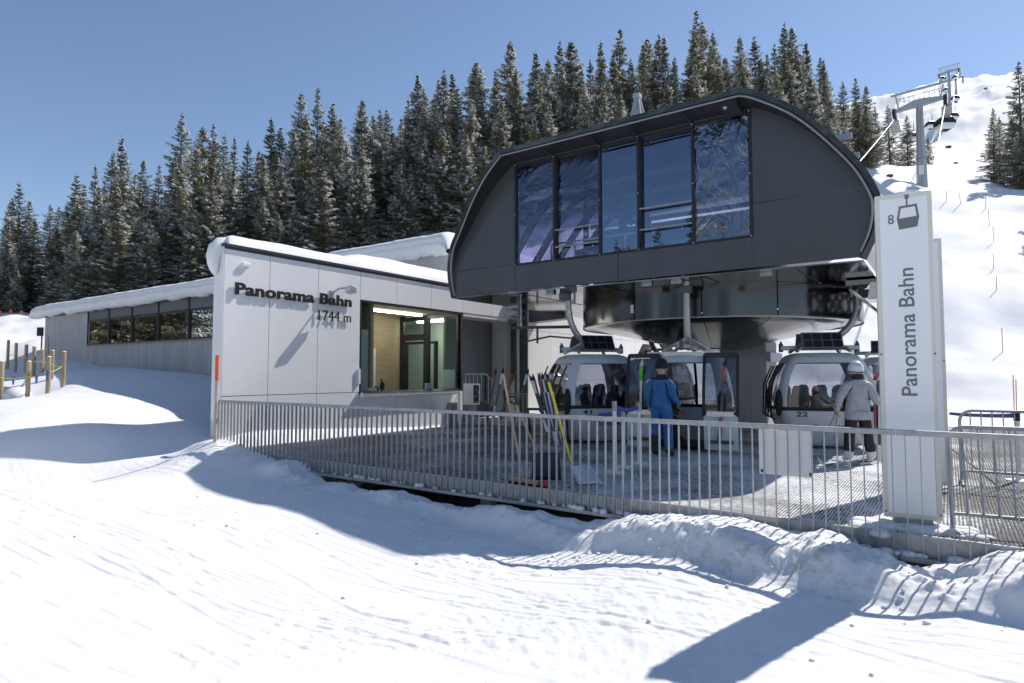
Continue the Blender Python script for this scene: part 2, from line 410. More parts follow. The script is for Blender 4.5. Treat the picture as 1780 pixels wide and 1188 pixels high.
    def build(s, name, mats, parent=None, smooth=None, local=False, bevel=0):
        """world coordinates are turned into the parent's frame unless local is set"""
        if parent is not None and not local:
            L = ORIGIN.get(parent.name, (0,0,0))
            s.v = [(x-L[0], y-L[1], z-L[2]) for x, y, z in s.v]
        me = s.mesh(name, mats, smooth)
        o = bpy.data.objects.new(name, me); COL.objects.link(o)
        if parent is not None:
            o.parent = parent
            ORIGIN[o.name] = ORIGIN.get(parent.name, (0,0,0))
        if bevel:
            b = o.modifiers.new('bevel', 'BEVEL'); b.width = bevel; b.segments = 2; b.limit_method = 'ANGLE'
        return o
ORIGIN = {}
def tag(o, label=None, cat=None, group=None, kind=None):
    if label: o['label'] = label
    if cat: o['category'] = cat
    if group: o['group'] = group
    if kind: o['kind'] = kind
    return o
def empty(name, loc, label=None, cat=None, group=None, rz=0.0, kind=None, rx=0.0, ry=0.0):
    o = bpy.data.objects.new(name, None); COL.objects.link(o)
    o.empty_display_size = 0.2
    o.location = tuple(map(float, loc)); o.rotation_euler = (rx, ry, rz)
    ORIGIN[o.name] = tuple(map(float, loc))
    return tag(o, label, cat, group, kind)
def part_from(me, name, parent, loc=(0,0,0), rot=(0,0,0), scale=(1,1,1)):
    o = bpy.data.objects.new(name, me); COL.objects.link(o); o.parent = parent
    o.location = loc; o.rotation_euler = rot; o.scale = scale
    ORIGIN[o.name] = ORIGIN.get(parent.name, (0,0,0)); return o
def copy_tree(o, parent=None):
    c = o.copy(); COL.objects.link(c); c.parent = parent
    for ch in [k for k in o.children]: copy_tree(ch, c)
    return c
def rr_poly(w, h, r, n=4, cx=0, cy=0):
    out = []
    for (sx, sy, a0) in ((1,-1,-90),(1,1,0),(-1,1,90),(-1,-1,180)):
        for k in range(n+1):
            a = R(a0+90*k/n); out.append((cx+sx*(w/2-r)+r*math.cos(a), cy+sy*(h/2-r)+r*math.sin(a)))
    return out
def clip_poly(poly, a, b, c):               # keep a*x+b*y+c >= 0
    out = []
    n = len(poly)
    for i in range(n):
        p, q = poly[i], poly[(i+1)%n]; dp = a*p[0]+b*p[1]+c; dq = a*q[0]+b*q[1]+c
        if dp >= 0: out.append(p)
        if dp*dq < 0:
            t = dp/(dp-dq); out.append((p[0]+(q[0]-p[0])*t, p[1]+(q[1]-p[1])*t))
    return out
def cell(poly, x0, x1, y0, y1):
    for (a,b,c) in ((1,0,-x0),(-1,0,x1),(0,1,-y0),(0,-1,y1)):
        poly = clip_poly(poly, a, b, c)
        if len(poly) < 3: return []
    return poly
def text_mesh(name, s, size, extrude, offset=0.0, spacing=1.0, material='letter'):
    cu = bpy.data.curves.new(name, 'FONT'); cu.body = s; cu.size = size; cu.extrude = extrude; cu.offset = offset
    cu.space_character = spacing; cu.resolution_u = 4
    o = bpy.data.objects.new(name + '_tmp', cu); COL.objects.link(o)
    bpy.context.view_layer.update()
    dg = bpy.context.evaluated_depsgraph_get()
    me = bpy.data.meshes.new_from_object(o.evaluated_get(dg))
    bpy.data.objects.remove(o); bpy.data.curves.remove(cu)
    me.materials.clear(); me.materials.append(M[material])
    return me
def fit_mesh(me, x0, x1, y0, y1):           # stretch a text mesh to a box in its own plane
    n = len(me.vertices); co = np.empty(n*3); me.vertices.foreach_get('co', co); co = co.reshape(-1,3)
    mn, mx = co.min(0), co.max(0)
    co[:,0] = x0+(co[:,0]-mn[0])/(mx[0]-mn[0])*(x1-x0)
    if y0 is not None: co[:,1] = y0+(co[:,1]-mn[1])/(mx[1]-mn[1])*(y1-y0)
    me.vertices.foreach_set('co', co.ravel()); me.update(); return me
def xform_mesh(me, M4):
    me.transform(M4); me.update(); return me
def split_islands(me):
    bm = bmesh.new(); bm.from_mesh(me); bmesh.ops.remove_doubles(bm, verts=bm.verts, dist=1e-5)
    bm.verts.ensure_lookup_table(); seen = set(); res = []
    for v in bm.verts:
        if v.index in seen: continue
        st = [v]; isl = []; seen.add(v.index)
        while st:
            q = st.pop(); isl.append(q)
            for e in q.link_edges:
                w = e.other_vert(q)
                if w.index not in seen: seen.add(w.index); st.append(w)
        idx = {q.index: i for i, q in enumerate(isl)}
        fs = [tuple(idx[u.index] for u in f.verts) for f in {f for q in isl for f in q.link_faces}]
        res.append(([tuple(q.co) for q in isl], fs))
    bm.free(); return res
def frame_matrix(o, x, y, z):
    return Matrix(((x[0],y[0],z[0],o[0]),(x[1],y[1],z[1],o[1]),(x[2],y[2],z[2],o[2]),(0,0,0,1)))

# noise on numpy arrays
def _hash(ix, iy, seed):
    h = (ix.astype(np.int64)*374761393 + iy.astype(np.int64)*668265263 + seed*982451653) & 0x7fffffff
    h = ((h ^ (h >> 13))*1274126177) & 0x7fffffff
    return ((h ^ (h >> 16)) & 0xffff)/65535.0
def vnoise(x, y, seed=0):
    x = np.asarray(x, float); y = np.asarray(y, float)
    ix, iy = np.floor(x), np.floor(y); fx, fy = x-ix, y-iy
    fx = fx*fx*fx*(fx*(fx*6-15)+10); fy = fy*fy*fy*(fy*(fy*6-15)+10)
    a = _hash(ix,iy,seed); b = _hash(ix+1,iy,seed); c = _hash(ix,iy+1,seed); d = _hash(ix+1,iy+1,seed)
    return (a*(1-fx)+b*fx)*(1-fy)+(c*(1-fx)+d*fx)*fy - 0.5
def fbm(x, y, oct=4, seed=0, gain=0.5):
    t = 0; a = 1.0
    for i in range(oct):
        t = t + a*vnoise(x*(2**i), y*(2**i), seed+i*17); a *= gain
    return t
def sstep(e0, e1, x):
    t = np.clip((x-e0)/(e1-e0), 0, 1); return t*t*(3-2*t)
# ------------------------------------------------------------------ terrain
FIN_X, FENCE_Y, LONG_Y = -12.85, 7.3, 11.5
CTRL = []
def cp(p): CTRL.append(tuple(map(float, p)))
for px, py, Z in [(13,632,29),(58,653,23.8),(109,674,19.2),(48,691,19),(0,692,18.5),(20,600,36),(20,560,52),(70,540,60),(60,520,72),(150,508,75),
                  (-200,540,70),(-300,640,30),(-400,760,14),
                  (300,470,78),(600,405,85),(900,330,90),(1200,292,92),(1450,285,95),(1603,325,90),(1530,298,91),(1590,291,99),(1660,312,100),(1780,338,88),(1900,330,95),
                  (1700,702,25),(1700,600,33),(1700,500,43),(1700,400,60),(1780,600,32),(1780,440,52),(1560,400,62),(1560,520,42),(1560,620,32),(1950,600,30),(1950,400,60),
                  (1665,322,150),(1760,345,135),(1680,270,190),(1650,208,260),(1750,235,230),(1780,135,560),(1740,137,580),(1700,143,600),(1640,156,620),(1560,175,650),(1500,190,660),
                  (1300,230,640),(1000,330,640),(600,420,640),(200,480,640),(-300,520,640),(2100,110,560),(2500,150,560),
                  (1780,-60,1200*0+900),(1300,330,900),(600,470,900),(100,520,900),
                  (100,510,160),(500,440,170),(900,320,180),(1300,270,180)]:
    cp(at(px, py, Z))
CTRL[-8:-4] = []
for px, py in [(78,606),(148,618),(270,640),(372,656)]: cp(ony(px, py, LONG_Y))
cp((-38, 11.5, 3.4)); cp((-36, 4, 2.2))
cp(ony(372, 770, 6.9))
for q in [(-14.05,5.3,.40),(-14.02,7.62,.46),(-14.15,4.0,.35),(-13.59,5.16,-.12),(-13.06,6.75,.02),(-13.8,3.9,-.17),(-10.5,5.54,-.31),(-8.73,5.49,-.38),(-6.83,5.37,-.5),(-5.36,5.3,-.59)]: cp(q)
def shade_pt(px, py, P, line):
    n = np.cross(np.array(line, float), np.array(sdir)); d = ray(px, py); return _C+d*(n @ (np.array(P)-_C))/(n @ d)
for px, py in [(115,648),(200,680),(280,703)]: cp(shade_pt(px, py, (0, LONG_Y-0.35, 4.55), (1,0,0)))
FOOT = [(455,838,6.45),(632,876,6.45),(748,909,6.45),(859,934,6.45),(956,962,6.42),(1092,970,6.30),(1183,985,6.20),(1300,1024,6.10),(1476,1066,6.05),(1588,1078,6.05),(1740,1092,6.05)]
for px, py, fy in FOOT: cp(ony(px, py, fy))
_foot = np.array([(ony(px, py, fy)[0], fy) for px, py, fy in FOOT])
for q in [(0,0,-.56),(-6,0,-.46),(2,3,-.62),(-3.2,4,-.57),(-8,4.4,-.38),(-12,4,-.14),(-13.2,2.6,-.2),(-16,2.6,.3),(-20,3,.6),(-26,3.5,1.0),(4,0,-.62),(8,5,-.5),(-3,-8,-.3),(-14,-6,-.1),
          (-1,12,-.6),(-10,12,-.4),(-4,20,-.3),(3,24,-.02),(-3,25,-.02),(-10,26,-.05),(-8,30,.3),(8,18,-.1),(9,9,-.5),(-25,22,1.0),(-25,35,4),(-12,45,6)]:
    cp(q)
CTRL = np.array(CTRL)
def _phi(r2): return np.sqrt(r2 + 0.36)
_D = ((CTRL[:,None,:2]-CTRL[None,:,:2])**2).sum(-1)
_A = _phi(_D); n_ = len(CTRL)
_S = np.zeros((n_+1, n_+1)); _S[:n_,:n_] = _A + np.eye(n_)*-0.02; _S[:n_,n_] = 1; _S[n_,:n_] = 1
_W = np.linalg.solve(_S, np.append(CTRL[:,2], 0))
_bank = []
for px, py in [(382,764),(410,778),(438,789),(466,800),(497,801),(514,806),(525,820),(542,825),(570,837),(584,839),(610,839),(638,849),(663,851),(700,849),(716,856),
               (747,865),(775,872),(818,880),(840,879),(880,876),(930,883),(971,896),(1047,906),(1097,901),(1163,896),(1234,904),(1274,901),(1335,919),(1385,934),
               (1426,929),(1476,947),(1537,959),(1557,974),(1598,983),(1668,984),(1699,977),(1739,967),(1780,964)]:
    q = ony(px, py, 7.12); _bank.append((q[0], q[2]))
_bank = np.array(_bank)
DECK = (-12.75, 5.0, 7.44, 23.6)
def height(x, y):
    x = np.atleast_1d(np.asarray(x, float)); y = np.atleast_1d(np.asarray(y, float))
    z = np.full(x.shape, _W[-1])
    for i in range(n_): z += _W[i]*_phi((x-CTRL[i,0])**2+(y-CTRL[i,1])**2)
    r = np.hypot(x, y)
    # rolling relief that grows with distance
    far = sstep(30, 140, r)
    z += far*(fbm(x/38, y/38, 4, 3)*4.5 + fbm(x/11, y/11, 3, 9)*0.9)
    vfar = sstep(140, 320, r)
    z += vfar*(np.abs(fbm(x/70, y/70, 5, 21, 0.55))*(-15) + 3 + fbm(x/26, y/26, 4, 5, 0.55)*2.0)
    mid = sstep(22, 36, r)*(1-far)
    z += mid*(fbm(x/6, y/6, 3, 12)*0.5)
    z += sstep(24, 40, r)*(1-sstep(110, 160, r))*(fbm(x/14, y/9, 4, 15, 0.55)*1.5 + fbm(x/3.2, y/3.2, 3, 16)*0.16)
    # ploughed bank along the deck
    zt = np.interp(x, _bank[:,0], _bank[:,1]) + fbm(x*3.1, y*3.1, 4, 31, 0.6)*0.06 - 0.03*(1-sstep(-4.2, -3.2, x))
    sh = fbm(x*0.9, y*0.4, 3, 41)*0.30 + fbm(x*4, y*4, 2, 43)*0.07
    bf = np.interp(x, _foot[:,0], _foot[:,1])+0.08
    k = sstep(bf+sh*0.6, bf+0.36+sh*0.7, y)*sstep(-13.6, -12.3, x)*(1-sstep(7.6, 8.0, y))*(1-sstep(4.5, 6.5, x))
    lump = (fbm(x*1.3, y*1.6, 4, 47, 0.5)*0.08 + np.maximum(0, fbm(x*6, y*6, 3, 49)-0.14)*0.10)*k*(1-sstep(6.9, 7.1, y))
    z = z*(1-k) + zt*k + lump
    # the hollow under the deck
    gap = 7.40 - 0.24*sstep(-9.6, -9.0, x)*(1-sstep(-3.9, -3.5, x)) - 0.24*sstep(-0.85, -0.75, x)*(1-sstep(-0.2, -0.1, x))
    inside = sstep(DECK[0], DECK[0]+0.1, x)*(1-sstep(DECK[1], DECK[1]+0.5, x))*sstep(0, 0.10, y-gap)*(1-sstep(DECK[3]-1.6, DECK[3]-0.5, y))
    z = z*(1-inside) + (-1.25)*inside
    # under the buildings
    b1 = (1-sstep(-13.05, -12.9, x))*sstep(-35.3, -35.0, x)*sstep(11.62, 11.90, y)*(1-sstep(27.0, 29.0, y))
    z = z*(1-b1) + (-0.4)*b1
    # near snow: packed piste with ski tracks running along the deck, clods and crumbs
    near = (1-sstep(26, 45, r))*(1-k)*(1-inside)*(1-b1)
    xr = x*math.cos(R(6)) + y*math.sin(R(6)); yr = -x*math.sin(R(6)) + y*math.cos(R(6))
    sunk = (1-sstep(-18, -9, x))
    t = fbm(xr*0.10, yr*0.8, 3, 51, 0.5)*0.009
    sel = np.where((r < 24) & (near > 0.02))[0]
    if len(sel) > 50:
        xs, ys = x[sel], y[sel]; tt = np.zeros(len(sel)); rg = np.random.RandomState(8)
        for i in range(120):
            y0 = rg.uniform(-3.5, 6.3); sl = rg.normal(0.05, 0.06); am = rg.uniform(0, 0.35); wl_i = rg.uniform(5, 14); ph = rg.uniform(0, 6.28)
            dpt = rg.uniform(0.002, 0.0075); wd = rg.uniform(0.016, 0.026); c0 = rg.uniform(-14, 3); ln = rg.uniform(2.5, 9)
            yc = y0 + sl*(xs+5) + am*np.sin(xs/wl_i*6.28+ph)
            fade = np.exp(-((xs-c0)/ln)**4)
            for off in ((0.0, 0.17) if i % 3 else (0.0,)):
                q = (ys-yc-off)/wd
                tt += fade*dpt*(-np.exp(-q*q) + 0.45*np.exp(-((q-1.8)/0.8)**2))
        t[sel] += tt
    crumble = sstep(0.16, 0.34, fbm(x*0.45, y*0.9, 3, 67))*(1-sstep(12, 20, r))
    t += crumble*(fbm(x*9, y*9, 3, 71)*0.018)
    rough = sstep(5.2, 6.5, y)*(1-sstep(7.3, 7.5, y))*sstep(-13.5, -12, x)
    t += rough*(fbm(x*2.4, y*2.4, 4, 73)*0.05)
    edge = np.maximum(0, fbm(x*0.35, y*0.55, 3, 77))*0.015
    z += near*(t*(1-0.5*sunk) + edge + fbm(x*0.5, y*0.5, 3, 79)*0.03)
    return z
def hz(x, y): return float(height(x, y)[0])

def build_terrain():
    half = R(45)
    th = np.concatenate([np.linspace(-half, half, 760), np.linspace(half, 2*math.pi-half, 72)[1:-1]])
    rad = np.concatenate([[0.05, 0.6, 1.2, 1.8, 2.4], np.geomspace(2.9, 5.2, 60)[:-1], np.geomspace(5.2, 14.5, 360)[:-1], np.geomspace(14.5, 40, 120)[:-1], np.geomspace(40, 900, 150)])
    T, Rr = np.meshgrid(th, rad)
    # angle measured clockwise from the heading of the view
    X = Rr*(_fh[0]*np.cos(T) + _rt[0]*np.sin(T)); Y = Rr*(_fh[1]*np.cos(T) + _rt[1]*np.sin(T))
    Z = height(X.ravel(), Y.ravel()).reshape(X.shape)
    nr, nt = X.shape
    co = np.stack([X, Y, Z], -1).reshape(-1, 3)
    i = np.arange(nr-1)[:,None]*nt; j = np.arange(nt)[None,:]; j2 = (j+1) % nt
    q = np.stack([i+j, i+nt+j, i+nt+j2, i+j2], -1).reshape(-1, 4)[:, ::-1]
    me = bpy.data.meshes.new('snow_ground')
    me.vertices.add(len(co)); me.vertices.foreach_set('co', co.ravel())
    me.loops.add(q.size); me.loops.foreach_set('vertex_index', q.ravel().astype(np.int32))
    me.polygons.add(len(q)); me.polygons.foreach_set('loop_start', np.arange(0, q.size, 4, dtype=np.int32))
    me.polygons.foreach_set('loop_total', np.full(len(q), 4, dtype=np.int32))
    me.polygons.foreach_set('use_smooth', np.ones(len(q), dtype=bool))
    me.materials.append(M['snow'])
    me.update(calc_edges=True); me.validate()
    o = bpy.data.objects.new('snow_ground', me); COL.objects.link(o)
    tag(o, 'white snow covered ground, piste and mountainside', 'ground', kind='structure')
    if me.polygons[1000].normal.z < 0: me.flip_normals()
build_terrain()

def snow_cap(x0, x1, y0, y1, z, th, nx=40, ny=16, over=0.0, seed=1, name='roof_snow', parent=None, hang=0.0, skew=None):
    """rounded snow blanket lying on a flat roof; 'hang' lets its y0 edge sag over the eave"""
    m = MB(); P = []
    for i in range(nx+1):
        u = i/nx; x = x0+(x1-x0)*u; row = []
        ex = min(u, 1-u)*abs(x1-x0)
        for j in range(ny+1):
            v = (j/ny)**1.5; y = y0+(y1-y0)*v
            ey = v*(y1-y0); ey2 = (1-v)*(y1-y0)
            e = min(ex, ey, ey2); k = math.sqrt(max(0.0, 1-(1-min(e/(th*1.1), 1))**2))
            n = float(fbm(np.array([x*0.55]), np.array([y*0.55]), 4, seed)[0])
            hh = th*k*(1+0.22*n)
            xx = x + (skew(x, y) if skew else 0.0)
            row.append((xx, y, z+hh))
        P.append(row)
    m.grid(P)
    if hang > 0:     # curled lip hanging over the eave along y0
        Q = []
        for i in range(nx*3+1):
            u = i/(nx*3); x = x0+(x1-x0)*u
            n = float(fbm(np.array([x*0.8]), np.array([0.5]), 4, seed+5)[0]); n2 = float(fbm(np.array([x*3.2]), np.array([3.5]), 3, seed+7)[0])
            row = []
            lo = z - hang*(1+0.25*n) + 0.13*n2
            e = min(u, 1-u)*abs(x1-x0); k = min(1.0, e/0.4)**0.5
            top = z+th*(0.92+0.10*n)*k
            for (dy, t) in ((0.9,1.0),(0.45,0.99),(0.12,0.93),(-0.08,0.80),(-0.19,0.62),(-0.14,0.55),(-0.21,0.48),(-0.22,0.36),(-0.18,0.20),(-0.08,0.05),(0.02,0.0),(0.16,0.05),(0.3,0.2)):
                xx = x + (skew(x, y0) if skew else 0.0)
                row.append((xx, y0+dy*1.0+0.05*n*(1-t), lo+(top-lo)*t))
            Q.append(row)
        m.grid(Q)
    else:
        m.add([(x0,y0,z),(x1,y0,z),(x1,y1,z),(x0,y1,z)], [(0,3,2,1)])
    return m.build(name, 'snow_soft', parent, smooth=180)

# ------------------------------------------------------------------ the long ticket building
TB = empty('ticket_building', (-16, 12, 0), 'low flat-roofed grey station building with snow-laden roof, dark window band and ticket window', 'building')
ROOF = 4.42
def wall_front():
    # carrying wall behind the panels: end fin, spandrels round the ticket window, fascia
    m = MB()
    m.box(FIN_X-0.36, FIN_X-0.03, 7.40, 11.26, -0.6, ROOF-0.02)
    m.box(FIN_X-0.30, FIN_X-0.03, 11.20, 15.55, -0.6, 1.10)
    m.box(FIN_X-0.30, FIN_X-0.03, 11.20, 18.70, 3.62, ROOF-0.02)
    m.build('front_wall', 'joint', TB)
wall_front()
def panel(y0, y1, z0, z1):
    g = 0.008
    MB().box(FIN_X-0.03, FIN_X, y0+g, y1-g, z0+g, z1-g).build('facade_panel', 'facade', TB)
ZJ = 1.13
for y0, y1 in ((7.40,8.52),(8.52,9.88),(9.88,11.24)):
    panel(y0, y1, ZJ, ROOF-0.06); panel(y0, y1, -0.5, ZJ)
for y0, y1 in ((11.24,12.59),(12.59,14.04),(14.04,15.55)):
    panel(y0, y1, 3.60, ROOF-0.06); panel(y0, y1, -0.5, ZJ-0.06)
for y0, y1 in ((15.55,17.1),(17.1,18.7)): panel(y0, y1, 3.60, ROOF-0.06)
MB().box(FIN_X-0.37, FIN_X-0.001, 7.385, 7.40, -0.6, ROOF-0.02).build('fin_end_panel', 'facade', TB)
MB().box(FIN_X-0.40, FIN_X+0.05, 7.36, 18.75, ROOF-0.02, ROOF+0.045).build('roof_edge', 'cap', TB)
# roof plate, other walls
MB().prism([(-35.6,11.25),(-12.9,11.25),(-12.9,26.0),(-35.6,26.0)], 2, 4.30, ROOF-0.03).build('roof_plate', 'cap', TB)
MB().box(FIN_X-0.02, FIN_X-4.6, 15.6, 18.65, 3.50, 3.60).build('canopy_soffit', 'white', TB)
# long wall with vertical cladding boards, window band
WX0, WX1 = ony(152,600,LONG_Y)[0], -13.2
ZS, ZT, ZW = 2.84, 3.90, 4.30
WEND = float(ony(78,580,LONG_Y)[0])
MB().box(WEND, -13.2, LONG_Y+0.03, LONG_Y+0.35, -0.5, ZS).build('long_wall', 'concrete', TB)
MB().box(WEND, WX0, LONG_Y+0.03, LONG_Y+0.35, ZS, ZW).build('long_wall', 'concrete', TB)
x = WEND; rng = random.Random(4); k = 0
while x < -13.3:
    w = 0.60
    x1 = min(x+w, -13.2)
    top = ZW if x1 <= WX0+0.05 else ZS-0.03
    MB().box(x+0.006, x1-0.006, LONG_Y, LONG_Y+0.03, 0.9, top).build('cladding_board', 'cladding', TB)
    x = x1
MB().box(WX0-0.02, WX1, LONG_Y-0.05, LONG_Y+0.10, ZS-0.06, ZS).build('window_sill', 'trim', TB)
edges = [ony(q, 580, LONG_Y)[0] for q in (152,188,228,274,327)] + [-18.6, -15.9]
for i in range(len(edges)):
    x0 = edges[i]; x1 = edges[i+1] if i+1 < len(edges) else WX1
    w = MB(); w.box(x0+0.02, x1-0.02, LONG_Y+0.05, LONG_Y+0.07, ZS+0.03, ZT-0.03)
    win = w.build('window', 'glass_long', TB)
    fr = MB()
    fr.box(x0-0.035, x0+0.035, LONG_Y-0.01, LONG_Y+0.10, ZS, ZW); fr.box(x0+0.035, x1-0.035, LONG_Y, LONG_Y+0.10, ZT-0.04, ZT+0.04)
    fr.box(x0+0.035, x1-0.035, LONG_Y, LONG_Y+0.09, ZS, ZS+0.05)
    fr.build('frame', 'frame', win)
    MB().box(x0+0.035, x1-0.035, LONG_Y+0.02, LONG_Y+0.05, ZT+0.04, ZW).build('transom_panel', 'dark_wall', TB)
MB().box(-35.0, -17.7, 13.9, 14.0, -0.4, 4.3).build('inner_wall', 'dark_wall', TB)
MB().box(-35.0, -17.2, LONG_Y+0.4, 13.9, 2.0, 2.05).build('inner_floor', 'dark_wall', TB)
# little door at the far end
MB().box(*[float(v) for v in (ony(78,600,LONG_Y)[0]+0.15, ony(86,600,LONG_Y)[0]-0.1)], LONG_Y-0.03, LONG_Y-0.002, 2.5, 3.35).build('door', 'galv', TB)
snow_cap(WEND-0.5, -12.98, LONG_Y-0.30, 26, ROOF-0.03, 0.60, 60, 24, seed=3, parent=TB, hang=0.12)
snow_cap(-13.22, -12.80, 7.44, 19, ROOF+0.045, 0.24, 8, 60, seed=8, parent=TB)
def fin_snow():                      # the cushion on the fin, lolling over its free end
    m = MB()
    m.tube([(-13.04,8.3,4.47),(-13.05,7.9,4.50),(-13.06,7.6,4.51),(-13.06,7.42,4.47),(-13.07,7.31,4.36),(-13.07,7.27,4.20),(-13.07,7.27,4.03),(-13.08,7.30,3.88),(-13.08,7.33,3.78)], [.08,.13,.15,.155,.15,.14,.12,.08,.03], 18)
    o = m.build('roof_snow', 'snow_soft', TB, smooth=180); o['kind'] = 'stuff'
fin_snow()
# ticket office: room, glazing, door, shutter box
def office():
    y0, y1, zf, zc = 11.26, 15.50, 0.95, 3.60
    MB().box(-17.0, -12.9, y0, y1, 0.60, 0.70).build('office_floor', 'dark_wall', TB)
    MB().box(-15.85, -15.75, 11.9, 15.75, 0.0, 3.7).build('office_back_wall', 'interior_wood', TB)
    MB().box(-17.0, -13.15, 11.90, 12.0, 0.4, 3.62).build('office_side_wall', 'interior_wood', TB)
    MB().box(-17.0, -12.9, y0, y1+0.1, 3.60, 3.66).build('office_ceiling', 'ceiling', TB)
    MB().box(-15.75, -15.60, 13.5, 14.35, 0.7, 2.45).build('white_cupboard', 'plaster', TB)
    g = MB().box(-12.95, -12.93, y0+0.05, y1, ZJ, 3.56).build('ticket_window', 'glass_office', TB)
    fr = MB(); fr.box(-13.0, -12.86, y0, y0+0.05, ZJ-0.05, 3.60); fr.box(-13.0, -12.86, y0, y1+0.05, 3.555, 3.60); fr.box(-13.0, -12.88, y1, y1+0.05, ZJ-0.05, 3.555)
    fr.build('frame', 'frame', g)
    # glazed return wall with its door, and the pale corridor wall beyond it
    def rx(px): return float(ony(px, 600, y1)[0])
    def rz(px, py): return float(ony(px, py, y1)[2])
    g2 = MB().box(-15.75, -13.0, y1-0.02, y1, 0.7, 3.55).build('glass_return', 'glass_office', TB)
    f2 = MB()
    z1, z2 = rz(720, 582), rz(720, 592)
    for xa_, xb_, za, zb_ in ((rx(697),rx(703),0.6,3.6),(rx(738),rx(747),0.6,3.6),(-13.04,-12.96,0.6,3.6),(rx(703),rx(738),z2,z1),(rx(703),rx(738),3.42,3.55),(rx(747),-13.04,3.48,3.58),
                              (rx(706),rx(709),0.7,z2-0.06),(rx(709),rx(738),z2-0.14,z2-0.06),(rx(756),rx(760),0.7,z2-0.06),(rx(747),rx(756),z2-0.14,z2-0.06)):
        f2.box(xa_, xb_, y1-0.06, y1+0.04, za, zb_)
    f2.build('frame', 'frame', g2)
    MB().box(-17.5, -13.76, 17.4, 17.5, 0.3, 3.5).build('corridor_wall', 'plaster', TB)
    MB().box(-17.6, -17.5, y1, 17.5, 0.3, 3.5).build('corridor_end', 'plaster', TB)
    MB().box(-15.6, -13.95, 16.3, 16.37, 3.44, 3.485).build('ceiling_lamp_or_fill', 'lit_tube', TB)  # added glowing strip that brightens the closed corridor; no known lamp here
    for k in range(3): MB().box(-15.2+0.30*k, -14.98+0.30*k, 17.385, 17.4, 1.75, 1.97).build('notice', 'joint', TB)
    MB().box(-13.6, -13.0, y0+0.05, y1-0.05, ZJ-0.07, ZJ-0.03).build('desk', 'plaster', TB)
    d = MB(); d.box(-13.25, -13.05, 11.75, 12.05, ZJ-0.03, ZJ+0.10); d.build('desk_box', 'sign_edge', TB)
    d = MB(); d.ball((-13.3, 12.25, ZJ+0.06), 0.09); d.tube([(-13.3,12.45,ZJ-0.03),(-13.32,12.47,ZJ+0.35)], 0.02); d.ball((-13.32,12.5,ZJ+0.12), 0.08, 0.07, 0.15)
    d.build('desk_phone', 'seat', TB)
    MB().box(-13.2, -13.1, 14.15, 14.4, ZJ-0.03, ZJ+0.20).build('desk_card', 'tarp', TB)
    MB().box(-13.06, -13.05, 14.85, 15.4, ZJ-0.03, ZJ+0.62).build('white_poster', 'white', TB)
    MB().box(-14.42, -14.34, 12.4, 15.2, 3.54, 3.585).build('ceiling_lamp_or_fill', 'lit_tube', TB)
    for zz in (1.75, 2.62): MB().ball((-16.9, 12.95+0.25*(zz<2), zz), 0.03, 0.07, 0.07).build('red_button', 'red', TB)
    t = MB(); t.tube([(FIN_X+0.10, y0-0.02, 1.05), (FIN_X+0.10, y1-0.35, 1.05)], 0.075, 12); t.build('shutter_box', 'tube', TB, smooth=40)
    MB().box(FIN_X+0.0, FIN_X+0.20, y0-0.03, y1-0.30, 1.135, 1.16).build('shutter_cover', 'cap', TB)
    MB().box(FIN_X+0.002, FIN_X+0.06, 11.17, 11.23, 1.35, 1.75).build('intercom', 'white', TB)
office()
# recess under the canopy: dark doors, concrete pier
MB().box(-13.75, -13.65, 15.62, 18.2, -0.4, 3.5).build('recess_wall', 'dark_wall', TB)
for k, yy in enumerate((16.35, 17.35)): MB().box(-13.65, -13.645, yy, yy+0.015, 0.0, 3.2).build('door_joint', 'joint', TB)
MB().box(-13.9, -13.1, 18.2, 18.6, -0.4, 3.5).build('pier', 'concrete', TB)
MB().tube([(-12.62, 18.35, -0.1), (-12.62, 18.35, 3.62)], 0.06, 10).build('canopy_post', 'steel', TB, smooth=40)
MB().prism([(-13.0,3.45),(-12.6,3.98),(-10.9,3.98),(-10.9,3.55)], 1, 18.75, 19.3).build('canopy_return', 'hood', TB)
def rails_under():
    m = MB(); m.beam((-12.7,18.0,3.25),(-10.6,18.9,3.25),0.10,0.10); m.beam((-12.5,18.5,2.75),(-11.6,18.9,2.95),0.06,0.06); m.beam((-11.6,18.9,2.95),(-10.2,19.3,2.80),0.06,0.06)
    for p in ((-12.0,18.7,2.7),(-10.7,19.1,2.75)): m.beam(p, (p[0],p[1],3.3), 0.06, 0.06)
    m.build('track_rail', 'dsteel', TB)
rails_under()

# lettering on the facade
def lettering(name, s, left, right, zb, zt_, thick, off, label, cat, cover, spacing=1.0):
    me = text_mesh(name, s, 1.0, 0.0 if thick == 0 else thick/2, off, spacing)
    n = len(me.vertices); co = np.empty(n*3); me.vertices.foreach_get('co', co); co = co.reshape(-1,3)
    fit_mesh(me, left, right, zb, zt_)
    isl = split_islands(me)
    root = empty(name, (FIN_X, (left+right)/2, (zb+zt_)/2), label, cat)
    for vs, fs in sorted(isl, key=lambda q: min(v[0] for v in q[0])):
        m = MB(); m.add([(FIN_X+cover+v[2], v[0], v[1]) for v in vs], fs)
        m.build('letter', 'letter', root)
    bpy.data.meshes.remove(me)
    for k in range(2):
        MB().tube([(FIN_X, left+(right-left)*(0.2+0.6*k), (zb+zt_)/2-0.02), (FIN_X+cover, left+(right-left)*(0.2+0.6*k), (zb+zt_)/2-0.02)], 0.006, 6).build('spacer', 'letter', root)
    return root
pL, pR = onx(409,500,FIN_X+0.05), onx(611,530,FIN_X+0.05)
zb = onx(412,512.5,FIN_X+0.05)[2]; zcap = onx(412,491,FIN_X+0.05)[2]
lettering('wall_lettering', 'Panorama Bahn', pL[1], pR[1], zb, zcap, 0.03, 0.035, 'bold black raised letters Panorama Bahn on the pale wall', 'lettering', 0.05, 1.05)
